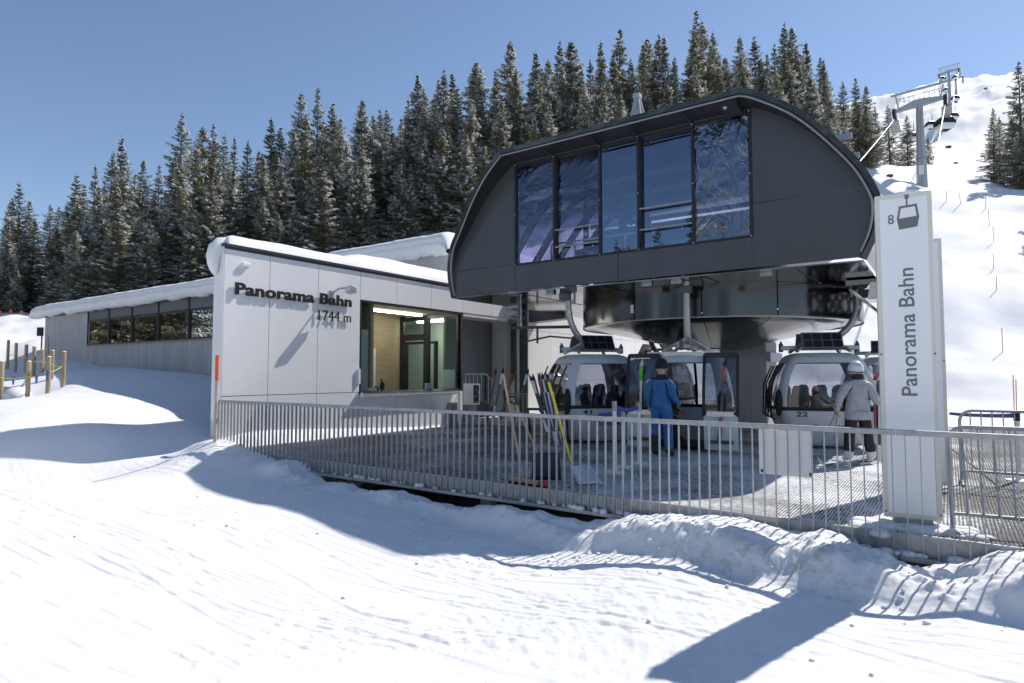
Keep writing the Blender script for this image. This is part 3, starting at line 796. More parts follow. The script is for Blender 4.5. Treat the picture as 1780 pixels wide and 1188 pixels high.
qL, qR = onx(554,550,FIN_X+0.05), onx(610,560,FIN_X+0.05)
zb2 = onx(582,559,FIN_X+0.05)[2]; zc2 = onx(582,541.5,FIN_X+0.05)[2]
lettering('altitude_lettering', '1744 m', qL[1], qR[1], zb2, zc2, 0.02, -0.004, 'thin black raised figures 1744 m under the bold letters', 'lettering', 0.05)
# wall lamp and small emergency light
wl_ = empty('wall_lamp', (FIN_X, 10.35, 3.72), 'silver floodlight on an arm above the figures 1744 m', 'lamp')
b0 = np.array((FIN_X, 10.28, 3.66)); b1 = np.array((FIN_X+0.40, 10.42, 3.80))
MB().tube([b0, (b0+b1)/2+(0,0,0.05), b1], 0.022, 8).build('arm', 'galv', wl_, smooth=40)
MB().obox(b1+np.array((0.06,0.10,-0.05)), (0.10,0.02,0.02), (-0.02,0.11,-0.02), (-0.01,0.01,0.07)).build('lamp_head', 'alu', wl_, bevel=0.01)
MB().box(FIN_X, FIN_X+0.04, 10.22, 10.34, 3.58, 3.74).build('wall_plate', 'galv', wl_)
el = empty('emergency_light', onx(426,461,FIN_X), 'small white emergency light at the upper left of the pale wall', 'lamp')
q = onx(426,461,FIN_X)
MB().box(FIN_X, FIN_X+0.07, q[1]-0.09, q[1]+0.09, q[2]-0.05, q[2]+0.05).build('housing', 'white', el, bevel=0.015)
MB().box(FIN_X, FIN_X+0.05, q[1]-0.06, q[1]+0.06, q[2]-0.075, q[2]-0.051).build('diffuser', 'tube', el)

# ------------------------------------------------------------------ machine hall behind, with the sunlit concrete wall
BH = empty('machine_hall', (-18, 24, 0), 'concrete hall with thick snow on its roof behind the ticket building', 'building')
MB().box(-23.8, -16.3, 19.03, 27.0, -0.4, 6.55).build('hall_wall', 'joint', BH)
yy = -23.8
while yy < -16.35:
    MB().box(yy+0.006, min(yy+1.25,-16.3)-0.006, 19.0, 19.03, 4.0, 6.55).build('hall_panel', 'concrete', BH); yy += 1.25
yy = 19.0
while yy < 26.9:
    MB().box(-16.3, -16.27, yy+0.006, min(yy+1.25,27.0)-0.006, 4.0, 6.55).build('hall_panel', 'concrete', BH); yy += 1.25
MB().box(-23.9, -16.2, 18.92, 27.1, 6.55, 6.68).build('roof_edge', 'cap', BH)
snow_cap(-24.2, -16.25, 18.80, 27.0, 6.68, 0.85, 40, 20, seed=14, parent=BH, hang=0.28)
SW = empty('concrete_wall', (-12.4, 26, 0), 'sunlit pale concrete wall with vertical joints behind the gondolas', 'wall')
MB().box(-13.0, -12.43, 18.7, 36.0, -0.5, 5.0).build('core', 'joint', SW)
yy = 18.7
while yy < 35.9:
    for (z0, z1) in ((-0.5,1.35),(1.35,3.2),(3.2,5.0)):
        MB().box(-12.43, -12.40, yy+0.006, min(yy+1.55,36.0)-0.006, z0+0.006, z1-0.006).build('wall_panel', 'concrete_light', SW)
    yy += 1.55
snow_cap(-13.1, -12.35, 18.7, 36.0, 5.0, 0.25, 6, 40, seed=19, parent=SW)

# ------------------------------------------------------------------ deck and railing
DK = tag(MB().box(-12.82, 5.0, 7.40, 23.4, -0.12, 0.0).build('deck', 'deck'), 'boarding deck of black grid mats dusted with snow', 'deck', kind='structure')
MB().box(-12.82, 5.0, 7.362, 7.398, -0.20, 0.035).build('edge_beam', 'galv', DK)
for x in (-11.3, -8.78, -5.75, -3.2, -0.6, 2.2):
    MB().box(x-0.09, x+0.09, 7.50, 7.66, -1.3, -0.121).build('deck_leg', 'galv', DK)
for y in (9.5, 12.0, 15.0): MB().box(-12.8, 5.0, y, y+0.16, -0.34, -0.121).build('joist', 'dsteel', DK)
RL = empty('railing', (-6, FENCE_Y, 0), 'long galvanised steel railing with close upright bars along the deck', 'railing')
RX0, RX1 = -12.78, 3.6
TOP = 1.065
for x0, x1 in ((RX0,-10.0),(-10.0,-6.6),(-6.6,-3.4),(-3.4,-0.45),(-0.45,RX1)):
    MB().box(x0+0.004, x1-0.004, FENCE_Y-0.03, FENCE_Y+0.03, TOP-0.055, TOP).build('top_rail', 'galv', RL, bevel=0.006)
    MB().box(x0+0.004, x1-0.004, FENCE_Y-0.03, FENCE_Y+0.03, -0.215, -0.165).build('bottom_rail', 'galv', RL, bevel=0.006)
bar = MB().box(-0.0045, 0.0045, -0.02, 0.02, -0.167, TOP-0.053).mesh('baluster', 'galv')
nb = int((RX1-RX0)/0.1215)
rng = random.Random(11)
for i in range(nb+1):
    x = RX0+0.02+i*0.1215
    part_from(bar, 'baluster', RL, (x+6+rng.uniform(-.002,.002), 0, 0), (0, rng.uniform(-.004,.004), 0))
sc_ = MB(); rng = random.Random(5)
for i in range(150):
    x = rng.uniform(-12.2, 1.8)
    if rng.random() < 0.35 and x < -3: continue
    r = rng.uniform(0.02, 0.055)
    sc_.ball((x, FENCE_Y+rng.uniform(-0.01,0.06), -0.165+r*0.3), r*rng.uniform(1,2.0), r*0.9, r*0.8, 7, 5)
tag(sc_.build('snow_crumbs', 'snow_soft', smooth=180), 'small lumps of snow caught on the bottom rail', 'snow', kind='stuff')
# white board tied to the railing
wb = empty('notice_board', (-2.2, FENCE_Y, 0.6), 'blank white board tied to the inside of the railing', 'board')
xa, xb = ony(1320,790,FENCE_Y+0.05)[0], ony(1412,790,FENCE_Y+0.05)[0]
zt1, zb1 = 1.0, ony(1320,823,FENCE_Y+0.05)[2]
MB().box(xa, xb, FENCE_Y+0.035, FENCE_Y+0.045, zb1, zt1).build('panel', 'white', wb)
for xx in (xa+0.02, xb-0.03):
    MB().box(xx, xx+0.02, FENCE_Y+0.02, FENCE_Y+0.034, zb1+0.02, zb1+0.05).build('cable_tie', 'black', wb)
# ------------------------------------------------------------------ station hood over the bullwheel
HY = 13.0
HD = empty('station_hood', (-6.2, HY, 3.7), 'anthracite arched lift station hood with a row of tinted panes over the bullwheel', 'station')
LIPSL = 0.18; LIPC = 13.0+LIPSL*3.7
def lip(px, py):
    d = ray(px, py); t = (LIPC-_C[1]-LIPSL*_C[2])/(d[1]+LIPSL*d[2]); return _C+d*t
raw = [(784,518),(776,476),(780,432),(795,397),(812,352),(833,309),(852,281),(868,266),(1284,147),(1306,154),(1356,172),(1391,189),(1427,215),(1462,246),(1498,281),(1521,316),(1535,347),(1531,400),(1506,449)]
prof = [(float(lip(*q)[0]), float(lip(*q)[2])) for q in raw]
prof[0] = (prof[0][0], 3.70); prof[-1] = (prof[-1][0], 3.70)
ZTOP = (prof[7][1]+prof[8][1])/2; prof[7] = (prof[7][0], ZTOP-0.01); prof[8] = (prof[8][0], ZTOP+0.01)
# smooth resampling of the arcs
def chaikin(P, n=2):
    for _ in range(n):
        Q = [P[0]]
        for a, b in zip(P[:-1], P[1:]):
            Q += [(0.75*a[0]+0.25*b[0], 0.75*a[1]+0.25*b[1]), (0.25*a[0]+0.75*b[0], 0.25*a[1]+0.75*b[1])]
        Q.append(P[-1]); P = Q
    return P
PR = chaikin(prof[:8], 2)[:-1] + chaikin(prof[7:9], 0) + chaikin(prof[8:], 2)[1:]
def lipy(z): return LIPC - LIPSL*z
CEN = (-6.1, 4.6)
def inset(P, d):
    out = []
    for i, p in enumerate(P):
        a = P[max(i-1,0)]; b = P[min(i+1,len(P)-1)]
        t = np.array((b[0]-a[0], b[1]-a[1])); t /= np.linalg.norm(t); nrm = np.array((t[1], -t[0]))
        out.append((p[0]+nrm[0]*d, p[1]+nrm[1]*d))
    return out
PI1 = inset(PR, 0.10); PI2 = inset(PR, 0.15)
PI1 = [(p[0], max(p[1], 3.70)) for p in PI1]; PI2 = [(p[0], max(p[1], 3.70)) for p in PI2]
BACK = 21.0
cut = next(i for i, p in enumerate(PR) if p[1] > 7.0)
# roof skin: the top and right are closed; the left flank behind the front bay is ribs and tinted sheets
m = MB(); m.grid([[(p[0], lipy(p[1]), p[1]), (p[0], HY+1.2, p[1])] for p in PR]); m.build('roof_front_bay', 'rim', HD, smooth=35)
m = MB(); m.grid([[(p[0], HY+1.2, p[1]), (p[0], BACK, p[1])] for p in PR[cut:]]); m.build('roof_skin', 'rim', HD, smooth=35)
m = MB(); m.grid([[(p[0], HY+1.2, p[1]), (p[0], BACK, p[1])] for p in PR[:cut+1]]); m.build('side_sheet', 'film', HD, smooth=60)
for k in range(6):
    y = HY+1.25+k*1.2
    m = MB(); Q = inset(PR[:cut+1], 0.02); Q2 = inset(PR[:cut+1], 0.20)
    m.grid([[(a[0], y, a[1]), (b[0], y, b[1]), (b[0], y+0.12, b[1]), (a[0], y+0.12, a[1]), (a[0], y, a[1])] for a, b in zip(Q, Q2)])
    m.build('rib', 'frame', HD)
m = MB(); m.grid([[(p[0], lipy(p[1]), p[1]), (q[0], lipy(q[1])-0.002, q[1])] for p, q in zip(PR, PI1)], flip=True); m.build('roof_rim', 'rim', HD, smooth=35)
# bright bead under the rim
m = MB(); m.tube([(q[0], lipy(q[1])-0.012, q[1]) for q in PI2[1:-2]], 0.024, 8); m.build('bright_bead', 'trim', HD, smooth=40)
# soffit between rim and front sheet, in bays
flat0 = next(i for i, p in enumerate(PI1) if abs(p[0]-PI1[0][0]) > 1.8 and p[1] > 6.95)
WA = [ony(q, 300, HY)[0] for q in (897, 964, 1043, 1110, 1205, 1305)]
WZ0, WZ1 = 4.385, 7.00
PF = inset(PR, 0.16); PF = [(p[0], min(7.04, max(3.70, p[1]))) for p in PF]
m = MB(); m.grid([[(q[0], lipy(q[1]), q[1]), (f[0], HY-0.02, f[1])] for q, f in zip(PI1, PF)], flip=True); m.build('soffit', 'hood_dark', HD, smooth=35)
for wx in WA[1:-1]:
    MB().box(wx-0.03, wx+0.03, lipy(7.0)+0.12, HY-0.03, 7.0, 7.02).build('soffit_strip', 'frame', HD)
# front sheet in panels
OUT = PF
def face_panel(x0, x1, z0, z1, name='front_panel', y=HY, mt='hood', g=0.006):
    P = cell(OUT, x0+g, x1-g, z0+g, z1-g)
    if len(P) >= 3: return MB().prism(P, 1, y-0.02, y+0.03).build(name, mt, HD)
LX, RX = WA[0], WA[-1]
seam = ony(1075,450,HY)[0]
face_panel(-13, LX, 3.69, 4.42); face_panel(-13, LX, 4.42, 9)
face_panel(LX, seam, 3.69, WZ0); face_panel(seam, RX, 3.69, WZ0)
zseam = ony(1307,355,HY)[2]
face_panel(RX, 1, zseam, 9); face_panel(RX, 1, 3.69, zseam)
face_panel(LX, RX, WZ1, 9)
mats_ = ['film', 'film', 'film_blue', 'film_blue', 'film_wrinkled']
deep = [0.0, 0.10, 0.0, 0.10, 0.0]
for i in range(5):
    x0, x1 = WA[i], WA[i+1]; yy = HY+0.0+deep[i]
    pane = MB().grid([[(x0+0.03+(x1-x0-0.06)*u/6, yy, WZ0+0.04+(WZ1-WZ0-0.08)*v/8) for v in range(9)] for u in range(7)]).build('pane', mats_[i], HD)
    f = MB(); f.box(x0-0.03, x0+0.03, HY-0.045, HY+0.14, WZ0, WZ1)
    if i == 4: f.box(x1-0.03, x1+0.03, HY-0.045, HY+0.14, WZ0, WZ1)
    f.box(x0+0.03, x1-0.03, HY-0.035, HY+0.13, WZ0, WZ0+0.045); f.box(x0+0.03, x1-0.03, HY-0.035, HY+0.13, WZ1-0.045, WZ1)
    f.build('frame', 'frame', pane)
    if i in (1, 3):
        for zz in ((4.85, 5.33) if i == 3 else (4.72, 5.02+0.12)):
            MB().tube([(x0+0.02, HY-0.02, zz), (x1-0.02, HY-0.02, zz)], 0.022, 8).build('guard_rail', 'galv', HD, smooth=40)
for i in range(6):
    for zz in (WZ0+0.02, (WZ0+WZ1)/2, WZ1-0.02):
        MB().ball((WA[i], HY-0.055, zz), 0.016, 0.01, 0.016, 8, 6).build('bolt', 'alu', HD)
MB().obox((WA[-1]-0.28, lipy(7)+0.30, 7.02), (0.16,0,0), (0,0.22,-0.04), (0,0.0,0.05)).build('camera_box', 'hood_dark', HD)
MB().ball((WA[-1]-0.36, lipy(7)+0.12, 6.98), 0.05, 0.05, 0.04).build('camera_lens', 'alu', HD)
# dim inside: floor plate (the polished underside), machinery, back wall with opening
MB().box(PR[0][0]+0.05, PR[-1][0]-0.05, HY+0.03, BACK, 3.695, 3.72).build('underside', 'polished', HD)
for xx in (-9.0, -6.6, -4.2, -2.4):
    MB().box(xx-0.006, xx+0.006, HY+0.05, HY+4, 3.685, 3.694).build('underside_seam', 'frame', HD)
for xx in (-8.2, -5.6, -4.9, -3.0):
    MB().box(xx-0.12, xx+0.12, HY+0.35, HY+0.47, 3.62, 3.694).build('underside_handle', 'steel', HD)
m = MB(); m.tube([(-9.6, 17.5, 5.0), (-8.4, 15.2, 5.0), (-5.4, 14.4, 5.0), (-2.6, 15.4, 5.0), (-1.8, 18, 5.0)], 0.10, 8); m.build('guide_rail', 'dsteel', HD)
MB().lathe([(0.2,4.6),(2.9,4.6),(3.1,4.7),(3.1,4.95),(2.9,5.05),(0.2,5.05)], 40, (-5.4,17.7,0)).build('bullwheel', 'steel', HD, smooth=30)
for k in range(4): MB().box(-10.5, -1.6, 15.4+k*1.5, 15.5+k*1.5, 6.85, 6.98).build('roof_joist', 'steel', HD)
for xx in (-8.3, -7.2): MB().beam((xx,15.5,3.8), (xx,15.5,6.9), 0.12, 0.12).build('post', 'frame', HD)
m = MB(); m.beam((-8.9,14.6,4.7),(-5.2,14.6,4.7),0.04,0.04); m.beam((-8.9,14.6,5.2),(-5.2,14.6,5.2),0.04,0.04)
for k in range(6): m.beam((-8.9+0.74*k,14.6,3.75),(-8.9+0.74*k,14.6,5.2),0.04,0.04)
m.build('catwalk_rail', 'alu', HD)
MB().lathe([(0.001,3.78),(0.16,3.9),(0.2,4.3),(0.12,4.5),(0.2,4.7),(0.22,5.1),(0.1,5.4),(0.03,5.6),(0.02,6.0)], 14, (-5.9,13.9,1.0)).build('hanging_motor', 'dsteel', HD, smooth=40)
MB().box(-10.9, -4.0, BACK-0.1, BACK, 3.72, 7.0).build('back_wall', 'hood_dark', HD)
# snow on the ridge and the lifting lug
snow_cap(-8.6, -3.2, lipy(7.1)+0.35, 20.5, ZTOP+0.01, 0.10, 40, 14, seed=23, parent=HD)
lug = empty('lifting_frame', (-7.0, 13.6, ZTOP), 'small pale tripod lifting frame standing on the hood roof', 'frame')
cx, cy, cz = [float(v) for v in at(1108, 168, 16.5)]
for k, (dx, dy) in enumerate(((-0.42,-0.2),(-0.12,-0.3),(0.30,-0.25),(0.42,0.25),(-0.2,0.3))):
    MB().tube([(cx+dx, cy+dy, ZTOP), (cx+0.08*dx, cy+0.08*dy, cz)], 0.045, 8).build('leg', 'galv', lug, smooth=40)
MB().box(cx-0.09, cx+0.09, cy-0.09, cy+0.09, cz-0.06, cz+0.06).build('top_plate', 'galv', lug)
# drum and cone under the hood
BC = (-5.4, 17.7)
DR = empty('bullwheel_drum', (BC[0], BC[1], 2.2), 'round dark sheet metal drum and cone hanging under the hood', 'machine cover')
n = 14; step = 2*math.pi/n
for k in range(n):
    a0, a1 = k*step+0.004, (k+1)*step-0.004
    pts = [(BC[0]+3.7*math.cos(a0+(a1-a0)*i/5), BC[1]+3.7*math.sin(a0+(a1-a0)*i/5)) for i in range(6)]
    MB().grid([[(p[0],p[1],2.92),(p[0],p[1],3.69)] for p in pts]).build('drum_panel', 'drumskin', DR, smooth=60)
    ptc = [(math.cos(a0+(a1-a0)*i/5), math.sin(a0+(a1-a0)*i/5)) for i in range(6)]
    MB().grid([[(BC[0]+r*c, BC[1]+r*s_, z) for (r, z) in ((0.75,2.30),(2.0,2.60),(3.05,2.83),(3.3,2.90),(3.35,2.93),(3.66,2.925))] for c, s_ in ptc]).build('cone_panel', 'drumskin', DR, smooth=60)
MB().lathe([(0.001,2.29),(0.78,2.29),(0.78,2.32)], 28, (BC[0],BC[1],0)).build('hub', 'hood_dark', DR)
MB().lathe([(3.695,2.90),(3.71,2.90),(3.71,2.93),(3.695,2.93)], 56, (BC[0],BC[1],0)).build('drum_edge', 'trim', DR)
q = np.array((*[float(v) for v in at(1060, 541, 14.6)],)); ang = math.atan2(q[1]-BC[1], q[0]-BC[0])
c_, s_ = math.cos(ang), math.sin(ang)
MB().obox((BC[0]+3.715*c_, BC[1]+3.715*s_, 3.2), (-s_*0.045, c_*0.045, 0), (c_*0.004, s_*0.004, 0), (0,0,0.10)).build('notice', 'white', DR)
# concrete pillar carrying it
PL = empty('concrete_pillar', at(1310, 745, 18.2)*np.array((1,1,0)), 'board-marked concrete pillar wrapped in tarpaulin at the top', 'pillar')
pc = at(1312, 745, 18.2)
MB().box(pc[0]-0.75, pc[0]+0.45, pc[1]-0.55, pc[1]+0.75, -0.2, 2.55).build('shaft_core', 'joint', PL)
for k in range(3): MB().box(pc[0]-0.75+0.4*k+0.005, pc[0]-0.35+0.4*k-0.005, pc[1]-0.58, pc[1]-0.55, -0.2, 2.55).build('board', 'concrete', PL)
for k in range(4): MB().box(pc[0]+0.45, pc[0]+0.48, pc[1]-0.55+0.325*k+0.005, pc[1]-0.225+0.325*k-0.005, -0.2, 2.55).build('board', 'concrete', PL)
MB().prism([(pc[0]-0.80,2.05),(pc[0]+0.62,1.95),(pc[0]+0.62,2.22),(pc[0]-0.25,2.42),(pc[0]-0.80,2.42)], 1, pc[1]-0.64, pc[1]+0.85).build('tarpaulin', 'tarp', PL)
# tyre conveyors and machinery hanging at the right end
MC = empty('tyre_conveyor', at(1500, 500, 13.2), 'tyre conveyor and brackets hanging at the right end of the hood', 'machinery')
c0 = at(1500, 480, 13.3)
m = MB(); m.box(c0[0]-0.35, c0[0]+0.55, c0[1]+0.1, c0[1]+3.5, 3.55, 3.66); m.build('beam', 'polished', MC)
MB().obox((c0[0]+0.2, c0[1]+0.2, 3.42), (0.10,0,0), (0,0.12,0), (0.03,0,0.17)).build('bracket', 'alu', MC)
for k in range(6):
    P = [(c0[0]+0.45+0.10*math.cos(t)*0+0.0, c0[1]+0.4+0.55*k+0.22*math.cos(t), 3.35+0.22*math.sin(t)) for t in np.linspace(0, 2*math.pi, 15)]
    MB().tube(P, 0.06, 8, cap=False).build('tyre', 'black', MC, smooth=40)
MB().box(c0[0]+0.30, c0[0]+0.36, c0[1]+0.1, c0[1]+3.6, 2.75, 3.15).build('guard_plate', 'polished', MC)
MB().beam((c0[0]-0.3,c0[1]+0.3,3.5),(c0[0]+0.5,c0[1]+1.2,2.7),0.05,0.05).build('strut', 'alu', MC)
ML = empty('bracket_stack', at(890, 535, 17), 'small steel brackets below the left end of the hood', 'machinery')
c1 = at(895, 530, 17.5)
for k in range(3): MB().box(c1[0]-0.18, c1[0]+0.16, c1[1]-0.1, c1[1]+0.25, 3.60-0.22*k-0.14, 3.60-0.22*k).build('plate', 'polished', ML)
MB().box(c1[0]+0.17, c1[0]+0.22, c1[1], c1[1]+0.08, 2.95, 3.68).build('rod', 'alu', ML)
# ------------------------------------------------------------------ gondola cabins
ZL = [(0.00,.66,.66),(0.08,.74,.72),(0.35,.88,.82),(0.62,.97,.88),(0.76,1.0,.90),(0.84,1.01,.90),(1.05,1.01,.89),(1.30,.97,.86),(1.55,.90,.82),(1.80,.78,.74),(1.90,.72,.70),(1.97,.66,.65),(2.02,.52,.54)]
def ring(z, hx, hy, n_side=6, n_c=5):
    r = min(0.17, hx*0.3); P = []
    # order: side -y (from -x to +x), corner, side +x, corner, side +y, corner, side -x, corner
    def seg(a, b): return [(a[0]+(b[0]-a[0])*k/n_side, a[1]+(b[1]-a[1])*k/n_side) for k in range(n_side)]
    cs = [((hx-r,-hy+r),-90),((hx-r,hy-r),0),((-hx+r,hy-r),90),((-hx+r,-hy+r),180)]
    st = [((-hx+r,-hy),(hx-r,-hy)),((hx,-hy+r),(hx,hy-r)),((hx-r,hy),(-hx+r,hy)),((-hx,hy-r),(-hx,-hy+r))]
    for (a, b), (c, a0) in zip(st, cs):
        # slight outward bow of each side
        for k, p in enumerate(seg(a, b)):
            t = k/n_side; bow = 0.05*4*t*(1-t)
            nx, ny = (0,-1) if a[1]==b[1] and a[1]<0 else ((1,0) if a[0]==b[0] and a[0]>0 else ((0,1) if a[1]==b[1] else (-1,0)))
            P.append((p[0]+nx*bow, p[1]+ny*bow, z))
        for k in range(n_c): an = R(a0+90*k/n_c); P.append((c[0]+r*math.cos(an), c[1]+r*math.sin(an), z))
    return P
NS, NC = 6, 5
def cabin(name, label, loc, rz, number=None, open_door=False, hang=(0.0, 3.62), group='gondola cabins in the station', print_side=None, far=False):
    root = empty(name, loc, label, 'gondola', group, rz)
    rings = [ring(*q) for q in ZL]; per = len(rings[0]); side = NS+NC
    def strip(i0, i1, l0, l1, closed=False):
        return [[rings[l][i % per] for i in range(i0, i1+1)] for l in range(l0, l1+1)]
    def add(nm, mt, rows, flip=False, sm=40, parent=None):
        m = MB()
        for rws in rows: m.grid(rws, flip=not flip if False else flip)
        return m.build(nm, mt, parent or root, smooth=sm, local=True)
    L0, LW0, LW1, LT = 0, 4, 9, len(ZL)-1
    for sd in range(4):
        i0 = sd*side
        if open_door and sd == 3:
            continue
        add('lower_panel', 'cabin', [strip(i0, i0+NS, L0, LW0)])
        add('window', 'glass_door' if sd in (1,3) else 'glass_cabin', [strip(i0, i0+NS, LW0, LW1)])
        if sd in (1,3):     # door frame down the middle of the side
            w = [[(rings[l][(i0+NS//2) % per][0]*1.012, d, rings[l][(i0+NS//2) % per][2]) for d in (-0.03, 0.03)] for l in range(1, LW1+1)]
            add('door_stile', 'black', [w])
    for cn in range(4):
        i0 = cn*side+NS
        add('corner_post', 'cabin_frame', [strip(i0, i0+NC, L0, LW1)])
        bump = rings[5][(i0+NC//2) % per]
        m = MB(); dx, dy = bump[0]/abs(bump[0]), bump[1]/abs(bump[1])
        m.ball((bump[0]*1.02, bump[1]*0.985, 0.93), 0.085, 0.10, 0.30, 10, 8); m.build('bumper', 'black', root, smooth=180, local=True)
    # band under the glass and head rail, roof
    def girth(l0, l1, grow, nm, mt, skip=None):
        rows = []
        for sd in range(4):
            if skip is not None and sd == skip: continue
            i0 = sd*side
            rows.append([[(rings[l][i%per][0]*grow, rings[l][i%per][1]*grow, rings[l][i%per][2]) for i in range(i0, i0+side+1)] for l in range(l0, l1+1)])
        add(nm, mt, rows)
    girth(4, 5, 1.006, 'belt', 'black', 3 if open_door else None)
    add('head_rail', 'cabin_frame', [strip(0, per, LW1, LW1+1)])
    rf = [strip(0, per, LW1+1, LT)]
    m = MB(); m.grid(rf[0]); m.add(rings[-1], [tuple(range(per))]); m.build('roof', 'cabin_frame', root, smooth=40, local=True)
    m = MB(); m.add(rings[0], [tuple(range(per))[::-1]]); m.add([(p[0]*.98, p[1]*.98, 0.03) for p in rings[1]], [tuple(range(per))]); m.build('floor', 'dsteel', root, local=True)
    # roof gear
    m = MB(); m.box(-0.82, 0.82, -0.09, 0.09, 2.10, 2.20); m.build('roof_beam', 'steel', root, local=True, bevel=0.015)
    for sx in (-1, 1):
        MB().lathe([(0.001,2.06),(0.05,2.06),(0.05,2.24),(0.025,2.26),(0.025,2.30),(0.001,2.30)], 10, (sx*0.80,0,0)).build('damper', 'dsteel', root, smooth=40, local=True)
        m = MB(); m.beam((sx*0.55,-0.45,2.06),(sx*0.20,0,2.34),0.06,0.06); m.beam((sx*0.55,0.45,2.06),(sx*0.20,0,2.34),0.06,0.06); m.build('roof_strut', 'steel', root, local=True)
    if not open_door:
        for sy in (-1, 1):
            sp = MB().obox((0, sy*0.36, 2.30), (0.42,0,0), (0, sy*-0.10, 0.18), (0, 0.016, 0.010)).build('solar_panel', 'trim', root, local=True)
            q = MB()
            for i in range(4):
                for j in range(2):
                    c = np.array((0, sy*0.378, 2.31)) + np.array((-0.30+0.2*i, 0, 0)) + np.array((0, sy*-0.10, 0.18))*(-0.45+0.9*j)
                    q.obox(c, (0.09,0,0), (0, sy*-0.040, 0.072), (0, 0.004, 0.002))
            q.build('cells', 'solar', sp, local=True)
    hx, htop = hang
    # hanger: rises from the roof, swings outward and up to the grip
    if abs(hx) > 0.05:
        P = [(0,0,2.18)] + [(hx*math.sin(t)*1.0, 0, 2.30+0.95*(1-math.cos(t))) for t in np.linspace(0.25, math.pi/2, 9)] + [(hx, 0, htop)]
    else:
        P = [(0,0,2.18),(-0.10,0,2.5),(-0.14,0,3.0),(-0.12,0,htop)]
    MB().tube(P, 0.075, 10).build('hanger', 'steel', root, smooth=60, local=True)
    if abs(hx) > 0.05:
        for sy in (-1, 1):
            for zz in (3.02, 3.40):
                me = text_mesh('figure', '8', 0.11, 0.0, 0.003, 1.0, 'white'); me.transform(frame_matrix((hx-0.035*(-sy), sy*0.078, zz), (-sy,0,0), (0,0,1), (0,sy,0))); part_from(me, 'figure', root)
    g = MB(); g.box(hx-0.10, hx+0.10, -0.32, 0.32, htop-0.10, htop+0.05); g.box(hx-0.2, hx+0.02, -0.12, 0.12, htop-0.28, htop-0.10)
    g.build('grip', 'dsteel', root, local=True, bevel=0.015)
    # benches with head rests
    for sy in (-1, 1):
        b = MB(); b.box(-0.80, 0.80, sy*0.62-0.20, sy*0.62+0.20, 0.44, 0.54); b.build('bench', 'seat', root, local=True)
        for k in range(4):
            x = -0.60+0.40*k
            poly = [(x-0.18,0.55),(x+0.18,0.55),(x+0.19,0.98),(x+0.12,1.08),(x+0.115,1.22),(x+0.07,1.30),(x-0.07,1.30),(x-0.115,1.22),(x-0.12,1.08),(x-0.19,0.98)]
            MB().prism(poly, 1, sy*0.76-0.03, sy*0.76+0.03).build('seat_back', 'seat', root, local=True)
    # ski quivers on the door sides
    if open_door:
        # two leaves slid outward to either side of the opening
        for sy in (-1, 1):
            yc = sy*0.80
            lf = MB().grid([[(-1.03-0.05*math.sin(math.pi*min(1,(z)/1.95))+ (0.30*max(0,(z-1.0))**1.6 if z > 1.0 else 0), yc+d, z) for d in np.linspace(-0.33, 0.33, 4)] for z in np.linspace(0.02, 0.76, 4)]).build('door_leaf', 'cabin', root, smooth=60, local=True)
            def X(z): return -1.04 + (0.26*max(0, z-1.0)**1.5 if z > 1.0 else 0)
            MB().grid([[(X(z), yc+d, z) for d in np.linspace(-0.33, 0.33, 4)] for z in np.linspace(0.76, 1.95, 7)]).build('glass', 'glass_door', lf, smooth=60, local=True)
            fr = MB()
            for d in (-0.33, 0.33):
                for a, b_ in zip(np.linspace(0.70,1.95,7)[:-1], np.linspace(0.70,1.95,7)[1:]): fr.beam((X(a)-0.015, yc+d, a), (X(b_)-0.015, yc+d, b_), 0.075, 0.05, (0,1,0))
            fr.beam((X(1.95)-0.015, yc-0.33, 1.95), (X(1.95)-0.015, yc+0.33, 1.95), 0.07, 0.09)
            fr.beam((X(0.76)-0.03, yc-0.33, 0.76), (X(0.76)-0.03, yc+0.33, 0.76), 0.07, 0.05)
            fr.build('frame', 'frame', lf, local=True)
            MB().box(-1.16, -1.03, yc-0.26, yc+0.26, 0.70, 0.80).build('ski_quiver', 'alu', lf, local=True)
            MB().box(-1.20, -1.06, yc-0.24, yc+0.24, 0.16, 0.22).build('ski_rest', 'dsteel', lf, local=True)
        MB().box(-0.72, -0.62, -0.75, 0.75, 1.93, 2.03).build('door_header', 'alu', root, local=True)
    else:
        for sx in (-1, 1):
            for yq in (-0.42, 0.42):
                q = MB(); q.tube([(sx*1.06, yq-0.2, 0.55), (sx*1.14, yq-0.2, 0.62), (sx*1.10, yq-0.2, 1.35), (sx*0.92, yq-0.2, 1.75)], 0.018, 6)
                q.tube([(sx*1.06, yq+0.2, 0.55), (sx*1.14, yq+0.2, 0.62), (sx*1.10, yq+0.2, 1.35), (sx*0.92, yq+0.2, 1.75)], 0.018, 6)
                for zz in (0.75, 1.0, 1.25, 1.5): q.tube([(sx*(1.14-0.0*zz)-sx*max(0, zz-1.25)*0.5, yq-0.2, zz), (sx*1.14-sx*max(0, zz-1.25)*0.5, yq+0.2, zz)], 0.012, 6)
                q.build('ski_rack', 'black', root, local=True)
    # prints on the end faces
    def surf_y(sy, x, z):          # y of the end face at height z
        zs = [q[0] for q in ZL]; hy = np.interp(z, zs, [q[2] for q in ZL]); hxw = np.interp(z, zs, [q[1] for q in ZL])
        t = min(max((x/(hxw-0.17)+1)/2, 0), 1); return sy*(hy+0.05*4*t*(1-t)+0.006)
